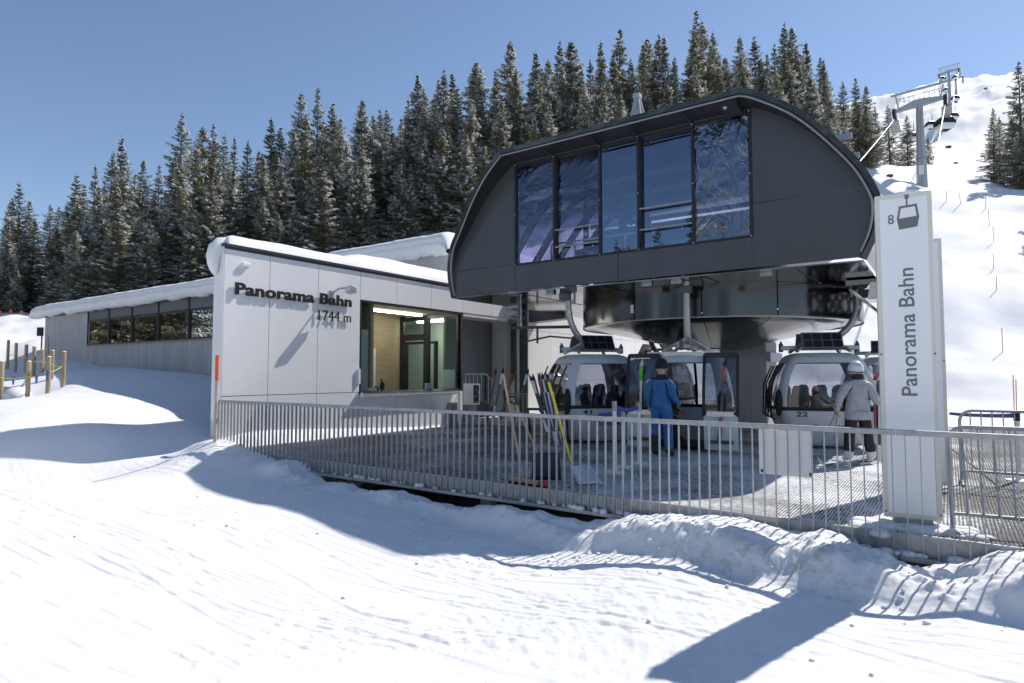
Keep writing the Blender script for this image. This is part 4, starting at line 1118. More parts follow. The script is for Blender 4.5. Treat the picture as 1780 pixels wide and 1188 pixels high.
    def printed(nm, s, x0, x1, z0, z1, mt, sy, off=0.0):
        me = text_mesh(nm, s, 1.0, 0.0, off, 1.0, mt); fit_mesh(me, x0, x1, z0, z1)
        n = len(me.vertices); co = np.empty(n*3); me.vertices.foreach_get('co', co); co = co.reshape(-1,3)
        out = np.array([((x if sy < 0 else -x), surf_y(sy, x, z), z) for x, z, _ in co])
        me.vertices.foreach_set('co', out.ravel()); me.update()
        part_from(me, nm, root)
    if number is not None:
        for sy in (-1, 1):
            if number: printed('number', number, -0.66, -0.44, 0.635, 0.74, 'letter', sy, 0.02)
            printed('company_name', 'Silvretta Montafon', -0.34, 0.70, 0.36, 0.47, 'text_blue', sy, 0.02)
            lg = MB()
            tri = [[(0.42,0.56),(0.52,0.72),(0.56,0.66),(0.50,0.56)],[(0.54,0.70),(0.56,0.73),(0.66,0.56),(0.60,0.56)]]
            for t in tri:
                vs = [((x if sy < 0 else -x), surf_y(sy, x, z), z) for x, z in t]; lg.add(vs, [tuple(range(len(vs)))])
            lg.build('logo', 'red', root, local=True)
    return root
def yaw_for(cx, cz):     # rotation that turns local -y towards the view direction (right, away)
    d = ground_dir(cx, cz); return math.atan2(d[1], d[0]) + math.pi/2
def deckpt(px, Z):
    q = at(px, 650, Z); return (q[0], q[1], 0.06)
CAB41 = cabin('gondola_cabin', 'grey gondola cabin number 41 nearest the ski rack', deckpt(1029, 15.3), yaw_for(0.30, -0.95), '41', hang=(-0.62, 3.62))
CABMID = cabin('gondola_cabin', 'gondola cabin with its door open behind the worker in blue', deckpt(1197, 13.9), yaw_for(0.90, -0.43), '', open_door=True)
CAB22 = cabin('gondola_cabin', 'grey gondola cabin number 22 behind the skier in the pale jacket', deckpt(1424, 14.2), yaw_for(-0.25, -0.97)+math.pi, '22', hang=(-0.85, 3.55))
cabin('gondola_cabin', 'gondola cabin half hidden between cabin 41 and the open cabin', deckpt(1142, 19.5), yaw_for(0.8, -0.6), '', hang=(-0.62, 3.62))
cabin('gondola_cabin', 'gondola cabin glimpsed at the right behind cabin 22 beside the white pylon', deckpt(1545, 17.6), yaw_for(-0.5, -0.86)+math.pi, '', hang=(-0.85, 3.55))

# ------------------------------------------------------------------ people
def person(name, label, loc, rz, J, cols, scale=1.0, radii=None, hands=True):
    """J: joint positions in the body's frame (+y is the way it faces); cols: material per region"""
    root = empty(name, loc, label, 'person', None, rz)
    rad = dict(pelvis=.155, belly=.150, chest=.168, sho=.10, neck=.062, head0=.075, head1=.098, head2=.088, top=.05,
               lsh=.085, lel=.062, lwr=.045, lha=.036, rsh=.085, rel=.062, rwr=.045, rha=.036,
               lhip=.110, lkn=.082, lan=.068, lto=.045, rhip=.110, rkn=.082, ran=.068, rto=.045)
    if radii: rad.update(radii)
    names = list(J.keys()); idx = {n: i for i, n in enumerate(names)}
    E = [('pelvis','belly'),('belly','chest'),('chest','sho'),('sho','neck'),('neck','head0'),('head0','head1'),('head1','head2'),('head2','top'),
         ('sho','lsh'),('lsh','lel'),('lel','lwr'),('lwr','lha'),('sho','rsh'),('rsh','rel'),('rel','rwr'),('rwr','rha'),
         ('pelvis','lhip'),('lhip','lkn'),('lkn','lan'),('lan','lto'),('pelvis','rhip'),('rhip','rkn'),('rkn','ran'),('ran','rto')]
    V = [np.array(J[n], float) for n in names]; RD = [rad[n] for n in names]; ED = [(idx[a], idx[b]) for a, b in E]
    REG = [None]*len(V)
    if hands:
        for s in ('l','r'):
            w, h = np.array(J[s+'wr'], float), np.array(J[s+'ha'], float); d = h-w; d /= np.linalg.norm(d)
            sx = 1 if s == 'r' else -1
            side = np.array((sx*0.3, 0.9, 0.0)); side -= d*np.dot(side, d); side /= np.linalg.norm(side); curl = np.cross(d, side)*(-sx)
            for k, (off, ln) in enumerate(((-0.028,.060),(-0.010,.072),(0.009,.076),(0.028,.068))):
                i0 = len(V); base = h+side*off*1.0+d*0.012
                V += [base, base+d*ln*0.5+curl*0.008, base+d*ln*0.75+curl*0.035]; RD += [.011,.010,.008]; ED += [(idx[s+'ha'], i0), (i0,i0+1), (i0+1,i0+2)]
            i0 = len(V); V += [w+d*0.05+side*0.035, w+d*0.085+side*0.055+curl*0.02]; RD += [.013,.010]; ED += [(idx[s+'ha'], i0), (i0,i0+1)]
    me = bpy.data.meshes.new('body'); me.from_pydata([tuple(v*scale) for v in V], ED, [])
    o = bpy.data.objects.new('body', me); COL.objects.link(o)
    sk = o.modifiers.new('skin', 'SKIN'); sk.use_smooth_shade = True
    for i, sv in enumerate(me.skin_vertices[0].data):
        sv.radius = (RD[i]*scale, RD[i]*scale*(0.82 if names[i] in ('pelvis','belly','chest','sho') else 1.0) if i < len(names) else RD[i]*scale); sv.use_root = (i == idx['pelvis'])
    sb = o.modifiers.new('sub', 'SUBSURF'); sb.levels = 3; sb.render_levels = 3
    bpy.context.view_layer.update(); dg = bpy.context.evaluated_depsgraph_get()
    ev = bpy.data.meshes.new_from_object(o.evaluated_get(dg))
    bpy.data.objects.remove(o); bpy.data.meshes.remove(me)
    ev.name = 'body'; ev.materials.clear()
    order = ['jacket','trousers','skin','boots','trim']
    for k in order: ev.materials.append(M[cols[k]])
    segs = [(a, b, r) for (a, b), r in zip(E, ['trousers','jacket','jacket','jacket','skin','skin','skin','skin','jacket','jacket','jacket','skin','jacket','jacket','jacket','skin',
                                              'trousers','trousers','trousers','boots','trousers','trousers','trousers','boots'])]
    A = np.array([J[a] for a, b, r in segs], float)*scale; B = np.array([J[b] for a, b, r in segs], float)*scale
    mi = []
    for p in ev.polygons:
        c = np.array(p.center); d = B-A; t = np.clip(((c-A)*d).sum(1)/np.maximum((d*d).sum(1), 1e-9), 0, 1)
        dist = np.linalg.norm(c-(A+d*t[:,None]), axis=1)/1.0
        k = int(np.argmin(dist)); r = segs[k][2]
        if segs[k][0] in ('neck',) and t[k] < 0.15: r = 'jacket'
        if segs[k][:2] == ('pelvis','belly'): r = 'jacket' if t[k] > cols.get('hem', 0.0) else 'trousers'
        if segs[k][1] in ('lhip','rhip') : r = 'jacket' if c[2] > cols.get('hemz', 0.9)*scale else 'trousers'
        if segs[k][1] in ('lkn','rkn') and c[2] > cols.get('hemz', 0.9)*scale: r = 'jacket'
        if segs[k][1] in ('lan','ran') and t[k] > cols.get('cuff', 0.93): r = 'boots'
        if 'yoke' in cols and r == 'jacket' and c[2] > cols['yoke']*scale and abs(c[0]) < 0.17*scale: r = 'trim'
        mi.append(order.index(r))
    ev.polygons.foreach_set('material_index', mi); ev.polygons.foreach_set('use_smooth', [True]*len(mi)); ev.update()
    part_from(ev, 'body', root)
    return root
M['jacket_blue'] = mat('blue_work_jacket', (0.035, 0.165, 0.40), 0.7, var=0.16, vscale=6, bump=1.0, bscale=9)
M['trouser_blue'] = mat('blue_work_trousers', (0.03, 0.14, 0.36), 0.7, var=0.16, vscale=6, bump=1.0, bscale=9)
M['navy'] = mat('navy_knit', (0.012, 0.014, 0.028), 0.85, bump=0.3, bscale=60)
M['skin'] = mat('skin', (0.50, 0.30, 0.21), 0.55)
M['boot'] = mat('dark_boots', (0.02, 0.02, 0.022), 0.6)
M['jacket_pale'] = mat('pale_grey_ski_jacket', (0.40, 0.41, 0.46), 0.6, var=0.10, vscale=6, bump=1.0, bscale=8)
M['trouser_black'] = mat('black_ski_trousers', (0.018, 0.017, 0.02), 0.7, bump=1.0, bscale=9)
M['boot_white'] = mat('white_ski_boot', (0.62, 0.62, 0.60), 0.4)
M['helmet_white'] = mat('white_helmet', (0.72, 0.73, 0.74), 0.3, coat=0.4)
M['hair'] = mat('dark_hair', (0.02, 0.014, 0.01), 0.6)
M['jacket_brown'] = mat('brown_ski_jacket', (0.055, 0.045, 0.04), 0.7, var=0.2, vscale=7)
M['jacket_dark'] = mat('charcoal_ski_jacket', (0.03, 0.03, 0.035), 0.7, var=0.2, vscale=7)
STAND = dict(pelvis=(0,0,.97), belly=(0,.01,1.13), chest=(0,.0,1.32), sho=(0,-.01,1.46), neck=(0,.0,1.54), head0=(0,.02,1.60), head1=(0,.03,1.68), head2=(0,.025,1.75), top=(0,.02,1.80),
             lsh=(-.19,-.01,1.44), lel=(-.27,-.03,1.18), lwr=(-.27,.05,.94), lha=(-.26,.08,.86), rsh=(.19,-.01,1.44), rel=(.27,-.03,1.18), rwr=(.29,.12,.98), rha=(.29,.18,.93),
             lhip=(-.10,0,.90), lkn=(-.12,.02,.50), lan=(-.13,-.02,.10), lto=(-.14,.14,.05), rhip=(.10,0,.90), rkn=(.13,.02,.50), ran=(.15,-.02,.10), rto=(.17,.14,.05))
# the lift worker, seen from behind, looking to the right
wp = deckpt(1149, 12.25)
worker = person('person', 'worker in a blue overall and dark knitted cap standing at the open cabin', (wp[0], wp[1], 0.0), math.atan2(*(lambda d: (d[1], d[0]))(ground_dir(0.62, 0.78)))-math.pi/2,
                {**STAND, 'rel': (.27,-.06,1.16), 'rwr': (.27,.16,1.02), 'rha': (.25,.23,.98)},
                dict(jacket='jacket_blue', trousers='trouser_blue', skin='skin', boots='boot', trim='navy', hemz=0.92, yoke=1.47, cuff=0.9), 1.02,
                dict(lkn=.098, rkn=.098, lan=.092, ran=.092, lhip=.125, rhip=.125, chest=.180, belly=.165, pelvis=.165, lsh=.092, rsh=.092, lel=.072, rel=.072))
s_ = 1.02
m = MB(); m.lathe([(0.106,1.685),(0.116,1.70),(0.116,1.735),(0.112,1.79),(0.092,1.85),(0.05,1.885),(0.001,1.895)], 18, (0,.03,0)); m.v = [(x*s_, (y-.03)*1.08*s_+.03, z*s_) for x,y,z in m.v]
m.build('knitted_cap', 'navy', worker, smooth=180, local=True)
m = MB(); m.ball((0,.03+.115,1.70), .018,.025,.028); m.v = [(x*s_,y*s_,z*s_) for x,y,z in m.v]; m.build('nose', 'skin', worker, smooth=180, local=True)
for sx in (-1,1):
    MB().ball((sx*.105, .03, 1.70), .012,.025,.036).build('ear', 'skin', worker, smooth=180, local=True)
    m = MB(); P = [(sx*(.235-.02*math.cos(t)*0), -.03+.11*math.sin(t), 1.40+.09*math.cos(t)) for t in np.linspace(-2.3, .9, 12)]
    m.tube([(sx*.205+sx*.075*math.cos(t), -0.09+.02*math.sin(t), 1.42+0.075*math.sin(t)) for t in np.linspace(0.2, 2.6, 10)], .013, 6); m.build('white_stripe', 'white', worker, smooth=60, local=True)
m = MB(); m.lathe([(.186,.925),(.194,.94),(.190,.99),(.182,1.03)], 24, (0,0,0)); m.v = [(x*s_, y*s_*.86, z*s_) for x,y,z in m.v]; m.build('jacket_hem', 'jacket_blue', worker, smooth=180, local=True)
m = MB(); m.lathe([(.070,1.50),(.088,1.53),(.085,1.575)], 16, (0,0.01,0)); m.v = [(x*s_, y*s_, z*s_) for x,y,z in m.v]; m.build('collar', 'navy', worker, smooth=180, local=True)
m = MB(); m.tube([(-.13*s_,-.02*s_,.10),(-.13*s_,-.01*s_,.28),(-.125*s_,.0,.42)], [.106,.104,.098], 14); m.build('gaiter', 'boot', worker, smooth=60, local=True)
# the skier in the pale jacket and white helmet, on skis, poles in the left hand
sp_ = deckpt(1489, 11.3)
sk_yaw = math.atan2(*(lambda d: (d[1], d[0]))(ground_dir(0.10, 0.99)))-math.pi/2
skier = person('person', 'skier in a pale grey jacket and white helmet waiting beside cabin 22', (sp_[0], sp_[1], 0.03), sk_yaw,
               {**STAND, 'lel': (-.34,-.05,1.20), 'lwr': (-.37,.02,.97), 'lha': (-.35,.05,.90), 'rel': (.33,.03,1.20), 'rwr': (.44,.22,1.10), 'rha': (.49,.28,1.10),
                'lkn': (-.15,.03,.50), 'lan': (-.19,-.02,.12), 'lto': (-.20,.14,.07), 'rkn': (.17,.03,.50), 'ran': (.22,-.02,.12), 'rto': (.24,.14,.07)},
               dict(jacket='jacket_pale', trousers='trouser_black', skin='skin', boots='boot_white', trim='jacket_pale', hemz=0.84, cuff=0.80), 0.96,
               dict(chest=.195, belly=.20, pelvis=.205, lhip=.135, rhip=.135, lkn=.10, rkn=.10, lan=.095, ran=.095, lsh=.10, rsh=.10, lel=.08, rel=.08, lwr=.055, rwr=.055, lto=.06, rto=.06))
k_ = 0.96
m = MB(); m.lathe([(0.118,1.655),(0.134,1.69),(0.138,1.75),(0.125,1.82),(0.09,1.875),(0.04,1.90),(0.001,1.905)], 20, (0,0,0)); m.v = [(x*k_, (y*1.12+.03)*k_, z*k_) for x,y,z in m.v]
m.build('helmet', 'helmet_white', skier, smooth=180, local=True)
for k in range(7):
    ang = -2.6+0.33*k; zz = 1.815-0.03*abs(k-3)*0.5
    c = np.array((0.120*math.cos(ang)*k_, (0.136*math.sin(ang)+.03)*k_, zz*k_)); MB().ball(c, .008,.008,.030,8,6).build('helmet_vent', 'dsteel', skier, smooth=180, local=True)
m = MB(); m.tube([(0.137*math.cos(t)*k_, (0.137*1.12*math.sin(t)+.03)*k_, (1.70+0.02*math.sin(t))*k_) for t in np.linspace(-3.0, -0.14, 14)], 0.010, 6); m.build('goggle_strap', 'black', skier, smooth=60, local=True)
m = MB(); m.ball((0,-.045,1.60*k_), .105,.075,.085); m.ball((0,-.075,1.53*k_), .085,.05,.07); m.build('hair', 'hair', skier, smooth=180, local=True)
m = MB(); m.lathe([(.222,.795),(.232,.81),(.228,.87),(.215,.95)], 24, (0,0,0)); m.v = [(x*k_, y*k_*.86, z*k_) for x,y,z in m.v]; m.build('jacket_hem', 'jacket_pale', skier, smooth=180, local=True)
m = MB(); m.lathe([(0.075,1.44),(0.115,1.46),(0.125,1.52),(0.10,1.545)], 16, (0,0,0)); m.v = [(x*k_*1.1, (y*0.9-.05)*k_, z*k_) for x,y,z in m.v]; m.build('hood', 'jacket_pale', skier, smooth=180, local=True)
def ski_mesh(length, width, c1, c2, name='ski'):
    m = MB(); n = 22; P = []
    for i in range(n+1):
        t = i/n; z = t*length; w = width*(0.5+0.16*math.cos(2*math.pi*t))*(1 if t < .94 else max(0.12, (1-(t-.94)/.062)))
        c = 0.16*max(0, (t-.86)/.14)**2 + 0.02*math.sin(math.pi*t)
        P.append([(-w, -c, z), (w, -c, z), (w, -c+0.014, z), (-w, -c+0.014, z), (-w, -c, z)])
    for i in range(n):
        m.grid([P[i], P[i+1]], 1 if (i//4) % 3 == 1 else 0)
    return m.mesh(name, [c1, c2], 40)
SKM = {k: ski_mesh(1.66, 0.062, a, b) for k, (a, b) in dict(a=('skidark','skiwhite'), b=('skiwhite','skidark'), c=('skired','skiwhite'), d=('skidark','skired'), e=('skiwhite','green')).items()}
# skis under the skier's boots (lying along the deck)
for sx in (-1, 1):
    o = bpy.data.objects.new('ski', SKM['b']); COL.objects.link(o)
    c, s0 = math.cos(sk_yaw+R(75)), math.sin(sk_yaw+R(75))
    q = np.array((sp_[0], sp_[1])) + (sx*0.21)*np.array((math.cos(sk_yaw), math.sin(sk_yaw)))
    d = ground_dir(-0.75, -0.35) if False else ground_dir(-0.80, -0.42)
    start = q - np.array(d[:2])*0.85
    o.matrix_world = frame_matrix((start[0], start[1], 0.015), (-d[1], d[0], 0), (0,0,-1), (d[0], d[1], 0))
    tag(o, 'white ski under the %s boot of the skier in the pale jacket' % ('left' if sx < 0 else 'right'), 'ski', 'skis on the deck')
def pole(p, q, label):
    r = empty('ski_pole', (0,0,0), label, 'ski pole', 'ski poles of the waiting skier'); p, q = np.array(p, float), np.array(q, float)
    d = (q-p)/np.linalg.norm(q-p)
    r.location = tuple(p); ORIGIN[r.name] = tuple(p)
    MB().tube([p, q], 0.009, 8).build('shaft', 'alu', r)
    MB().tube([q-d*0.16, q+d*0.02], 0.017, 8).build('grip', 'skidark', r)
    MB().ball(q-d*0.02, 0.03, 0.03, 0.025).build('strap', 'red', r)
    MB().lathe([(0.012,0),(0.035,0.008),(0.012,0.02)], 10, p+d*0.06).build('basket', 'black', r)
hp = np.array(skier.location) + np.array((math.cos(sk_yaw)*-0.34-math.sin(sk_yaw)*0.05, math.sin(sk_yaw)*-0.34+math.cos(sk_yaw)*0.05, 0.86))
pole(onz(1421, 783, 0.0), hp+(0,0,0.06), 'left-hand one of the two ski poles held by the skier in the pale jacket')
pole(onz(1447, 777, 0.0), hp+(0.02,0.02,0.08), 'steeper of the two ski poles held by the skier in the pale jacket')
# seated rider in the open cabin
cab = CABMID
SIT = dict(pelvis=(0,0,.55), belly=(0,.06,.70), chest=(0,.16,.87), sho=(0,.24,1.0), neck=(0,.28,1.07), head0=(0,.31,1.12), head1=(0,.34,1.20), head2=(0,.34,1.27), top=(0,.34,1.32),
           lsh=(-.18,.24,.98), lel=(-.26,.34,.76), lwr=(-.14,.52,.66), lha=(-.09,.58,.66), rsh=(.18,.24,.98), rel=(.26,.34,.76), rwr=(.14,.52,.66), rha=(.09,.58,.64),
           lhip=(-.11,.02,.53), lkn=(-.14,.44,.52), lan=(-.14,.42,.13), lto=(-.14,.58,.08), rhip=(.11,.02,.53), rkn=(.14,.44,.52), ran=(.14,.46,.13), rto=(.14,.62,.08))
cr, sr = math.cos(cab.rotation_euler.z), math.sin(cab.rotation_euler.z)
def incab(x, y, z): return (cab.location[0]+x*cr-y*sr, cab.location[1]+x*sr+y*cr, cab.location[2]+z)
rider = person('person', 'seated skier in a brown jacket and striped helmet inside the open cabin', incab(-0.42, 0.66, 0.04), cab.rotation_euler.z+math.pi,
               SIT, dict(jacket='jacket_brown', trousers='trouser_black', skin='skin', boots='boot', trim='jacket_brown', hemz=0.5), 1.0,
               dict(lkn=.09, rkn=.09, lan=.085, ran=.085, chest=.185, belly=.17))
m = MB(); m.lathe([(0.118,1.18),(0.136,1.22),(0.138,1.27),(0.122,1.34),(0.08,1.39),(0.001,1.41)], 20, (0,.33,0)); m.build('helmet', 'helmet_white', rider, smooth=180, local=True)
for k in range(3):
    a = -0.5+0.5*k
    m = MB(); m.tube([(0.14*math.sin(a)*math.cos(t), .33+0.142*math.sin(t), 1.24+0.17*math.cos(a)*abs(math.cos(t))) for t in np.linspace(-1.5, 1.5, 12)], 0.014, 6); m.build('helmet_stripe', 'black', rider, local=True)
# a second skier half behind the white pylon, holding skis
hp2 = deckpt(1533, 12.2)
hid = person('person', 'skier in dark clothes half hidden by the white pylon', (hp2[0], hp2[1], 0.0), sk_yaw+R(40),
             {**STAND, 'lel': (-.30,.10,1.20), 'lwr': (-.28,.34,1.12), 'lha': (-.26,.40,1.12)},
             dict(jacket='jacket_dark', trousers='trouser_black', skin='skin', boots='boot_white', trim='jacket_dark', hemz=0.84), 0.97, dict(chest=.19, belly=.19, pelvis=.19))
m = MB(); m.lathe([(0.118,1.655),(0.134,1.69),(0.138,1.75),(0.125,1.82),(0.09,1.875),(0.001,1.905)], 20, (0,.03,0)); m.v = [(x*.97,y*.97,z*.97) for x,y,z in m.v]; m.build('helmet', 'jacket_pale', hid, smooth=180, local=True)

def lean_ski(kind, foot, head, label, group, roll=0.0):
    o = bpy.data.objects.new('ski', SKM[kind]); COL.objects.link(o)
    f, h = np.array(foot, float), np.array(head, float); z = (h-f); z /= np.linalg.norm(z)
    x = np.array((math.cos(YAW+roll), math.sin(YAW+roll), 0)); x -= z*np.dot(x, z); x /= np.linalg.norm(x); y = np.cross(z, x)
    o.matrix_world = frame_matrix(f, x, y, z); tag(o, label, 'ski', group); return o
b_ = at(1522, 800, 11.7); lean_ski('c', (b_[0], b_[1], 0.0), tuple(np.array(at(1519, 655, 11.9))), 'red and white ski held upright beside the white pylon', 'skis held at the pylon')
b_ = at(1529, 800, 11.6); lean_ski('b', (b_[0], b_[1], 0.0), tuple(np.array(at(1527, 650, 11.8))), 'white ski held upright beside the white pylon', 'skis held at the pylon')
# skis in the quivers of the open door
f = incab(-1.20, 0.82, 0.22); h = incab(-0.98, 0.82, 1.9); lean_ski('e', f, h, 'white and lime green ski standing in the left door of the open cabin', 'skis on the open cabin')
f = incab(-1.20, -0.78, 0.22); h = incab(-1.0, -0.86, 1.6); lean_ski('d', f, h, 'dark ski in the right door of the open cabin', 'skis on the open cabin')
# ski rack with skis beside cabin 41
RK = empty('ski_rack', deckpt(950, 14.4), 'low steel ski rack full of skis left of cabin 41', 'ski rack')
rk = np.array(deckpt(950, 14.4)); dr = ground_dir(1, -0.3); dp = ground_dir(0.3, 1)
for k in (-1, 1):
    m = MB(); e = rk+dr*0.45*k
    m.tube([e+dp*-0.30+(0,0,-0.05), e+(0,0,0.75), e+dp*0.30+(0,0,-0.05)], 0.025, 8); m.build('leg', 'dsteel', RK)
MB().tube([rk-dr*0.48+(0,0,0.74), rk+dr*0.48+(0,0,0.74)], 0.03, 8).build('bar', 'dsteel', RK)
tops = [(917,634,'a'),(922,640,'d'),(930,629,'d'),(935,641,'b'),(939,638,'a'),(944,640,'b'),(949,639,'d'),(954,640,'b')]
wrd = ['leftmost','second','third','fourth','fifth','sixth','seventh','rightmost']
for i, (tx, ty, kd) in enumerate(tops):
    tp = np.array(at(tx, ty, 14.35)); ft = np.array(onz(958+2.4*i, 0.0 + 757, 0.02))*1.0; ft = np.array(at(958+2.4*i, 700, 14.1)); ft[2] = 0.02
    lean_ski(kd, ft, tp, '%s of the eight skis leaning in the rack left of cabin 41' % wrd[i], 'skis in the rack', 0.3*(i%3-1))

# ------------------------------------------------------------------ white pylons
def pylon(label, px0, px1, pyb, pyt, Z, printed):
    bl = at(px0, pyb, Z); x = np.array((0.9924, 0.1244, 0.0)); nrm = np.array((0.1244, -0.9924, 0.0))
    # width so that the right edge lands on px1
    d = ray(px1, pyb+5); d2 = d[:2]; A_ = np.array([[x[0], -d2[0]], [x[1], -d2[1]]]); w = float(np.linalg.solve(A_, -bl[:2])[0])
    top = at((px0+px1)/2-14, pyt, Z)[2]; z0 = 0.10
    root = empty('pylon_sign', (bl[0], bl[1], 0), label, 'sign', 'white pylon signs')
    th = 0.16; b3 = np.array((bl[0], bl[1], 0.0))
    def slab(nm, mt, u0, u1, v0, v1, d0, d1, bevel=0):
        c = b3+x*(u0+u1)/2+np.array((0,0,(v0+v1)/2))+nrm*(d0+d1)/2
        return MB().obox(c, x*(u1-u0)/2, nrm*(d1-d0)/2, np.array((0,0,(v1-v0)/2))).build(nm, mt, root, bevel=bevel)
    slab('body', 'sign_edge', 0, w, z0, top, -th, 0, 0.01)
    slab('front_sheet', 'sign', 0.045, w-0.045, z0+0.05, top-0.05, 0.0, 0.006)
    slab('foot', 'galv', 0.08, w-0.08, 0.0, z0, -th+0.03, -0.03)
    for u in (0.02, w-0.02):
        for v in (z0+0.06, (z0+top)/2):
            c = b3+x*u+np.array((0,0,v))+nrm*0.002; MB().ball(c, 0.010, 0.010, 0.010, 6, 4).build('screw', 'dsteel', root)
    if printed:
        def face_mesh(me, nm):
            me.transform(frame_matrix(tuple(b3+nrm*0.0075-np.array(ORIGIN[root.name])), x, (0,0,1), nrm)); me.update(); part_from(me, nm, root)
        H_ = top-z0
        def vv(py): return top - (py-343)*(H_)/(905-343)
        def uu(px, py): return (px-1523-14*(py-348)/557)/(101+2*(py-348)/557)*w
        me = text_mesh('words', 'Panorama Bahn', 1.0, 0.0, 0.012, 1.0, 'sign_ink')
        L_ = vv(475)-vv(696); fit_mesh(me, 0, L_, None, None)
        n = len(me.vertices); co = np.empty(n*3); me.vertices.foreach_get('co', co); co = co.reshape(-1,3)
        ymin, ymax = co[:,1].min(), co[:,1].max(); u0, u1 = uu(1567,590), uu(1595,590)
        out = np.stack([u1-(co[:,1]-ymin)/(ymax-ymin)*(u1-u0), vv(696)+co[:,0], co[:,2]], 1)
        me.vertices.foreach_set('co', out.ravel()); me.update()
        for vs, fs in sorted(split_islands(me), key=lambda q: min(v[1] for v in q[0])):
            ml = bpy.data.meshes.new('letter'); ml.from_pydata(vs, [], fs); ml.materials.append(M['sign_ink']); ml.update(); face_mesh(ml, 'letter')
        me = text_mesh('figure', '8', 1.0, 0.0, 0.01, 1.0, 'sign_ink'); fit_mesh(me, uu(1547,388), uu(1558,388), vv(396), vv(379)); face_mesh(me, 'figure')
        g = MB()
        def q(px, py): return (uu(px, py), vv(py), 0.0)
        def poly(P): g.add([q(*p) for p in P], [tuple(range(len(P)))[::-1]])
        poly([(1577,346),(1584,346),(1584,354),(1577,354)]); poly([(1579,354),(1582,354),(1582,366),(1579,366)])
        poly([(1567,366),(1598,364),(1598,368),(1567,370)]); poly([(1567,366),(1570,370),(1567,388),(1563,388)]); poly([(1598,364),(1602,386),(1598,387),(1595,368)])
        poly([(1563,388),(1602,385),(1602,388),(1599,404),(1567,407)])
        g.add([], [])
        me = bpy.data.meshes.new('cabin_symbol'); me.from_pydata(g.v, [], g.f); me.materials.append(M['sign_ink']); me.update()
        face_mesh(me, 'cabin_symbol')
    return root, b3, x, nrm, w, top
PY = pylon('tall white pylon sign with gondola symbol, 8 and upright words Panorama Bahn', 1537, 1640, 905, 342, 6.72, True)
pylon('second white pylon sign standing mostly hidden behind the first', 1576, 1652, 842, 420, 8.75, False)
sc2 = MB(); b3, x_, n_r, w_ = PY[1], PY[2], PY[3], PY[4]
rng = random.Random(9)
for i in range(60):
    u = rng.uniform(-0.25, w_+0.35); d = rng.gauss(0.0, 0.14); r = rng.uniform(0.03, 0.09)
    c = b3+x_*u+n_r*d; sc2.ball((c[0], c[1], 0.0), r*1.8, r*1.5, r*0.7, 8, 5)
tag(sc2.build('snow_pile', 'snow_soft', smooth=180), 'trodden snow heaped round the foot of the white pylon', 'snow', kind='stuff')
c = b3+x_*w_*0.5+np.array((0,0,PY[5])); m = MB(); m.ball((c[0], c[1]+0.08, c[2]), w_*0.36, 0.09, 0.035, 14, 6); tag(m.build('snow_cap', 'snow_soft', smooth=180), 'thin cap of snow on top of the front pylon', 'snow', kind='stuff')

# ------------------------------------------------------------------ tools against the railing
def tool_broom():
    r = empty('broom', onz(905, 838, 0), 'wide wooden push broom with long handle leaning behind the railing', 'broom')
    p = np.array(onz(909, 833, 0.06)); q = np.array(at(875, 651, float(p @ _fh)-0.15))
    MB().tube([p, q], 0.016, 8).build('handle', 'handle', r, smooth=40)
    a = np.array(onz(886, 832, 0.06)); b = np.array(onz(951, 842, 0.06))
    MB().beam(a, b, 0.07, 0.06).build('head', 'handle', r, bevel=0.008)
    MB().beam(b-(b-a)*0.20+(0,0,-0.001), b+(b-a)*0.01, 0.074, 0.064).build('red_end', 'red', r)
    MB().beam(a-(0,0,0.05), b-(0,0,0.05), 0.06, 0.05).build('bristles', 'black', r)
tool_broom()
def shovel_black():
    r = empty('snow_shovel', onz(955, 836, 0), 'black snow shovel with wooden shaft and loop grip behind the railing', 'shovel')
    p = np.array(onz(945, 812, 0.10)); Z = float(p @ _fh); q = np.array(at(897, 704, Z+0.1)); g = np.array(at(888, 688, Z+0.12))
    MB().tube([p, q], 0.016, 8).build('shaft', 'handle', r, smooth=40)
    d = (g-q)/np.linalg.norm(g-q); s = np.array((_rt[0], _rt[1], 0))
    MB().tube([q, q+d*0.06-s*0.07, q+d*0.15-s*0.07, q+d*0.15+s*0.05, q+d*0.06+s*0.05, q], 0.014, 8).build('grip', 'black', r, smooth=60)
    c = np.array(onz(950, 836, 0.0)); n = np.array((0,0,1.0)); P = []
    back = -_fh
    for i in range(9):
        u = (i/8-0.5)*0.46; row = []
        for j in range(7):
            v = j/6; row.append(c + s*u*(1-0.08*v) + np.array((0,0,0.40*v)) + _fh*(0.10*v-0.0) + _fh*0.10*(1-(u/0.25)**2))
        P.append(row)
    m = MB(); m.grid(P); o = m.build('blade', 'seat', r, smooth=180)
    so = o.modifiers.new('thick', 'SOLIDIFY'); so.thickness = 0.012
    MB().beam(c-s*0.23+(0,0,0.0), c+s*0.23, 0.03, 0.02).build('edge', 'alu', r)
shovel_black()
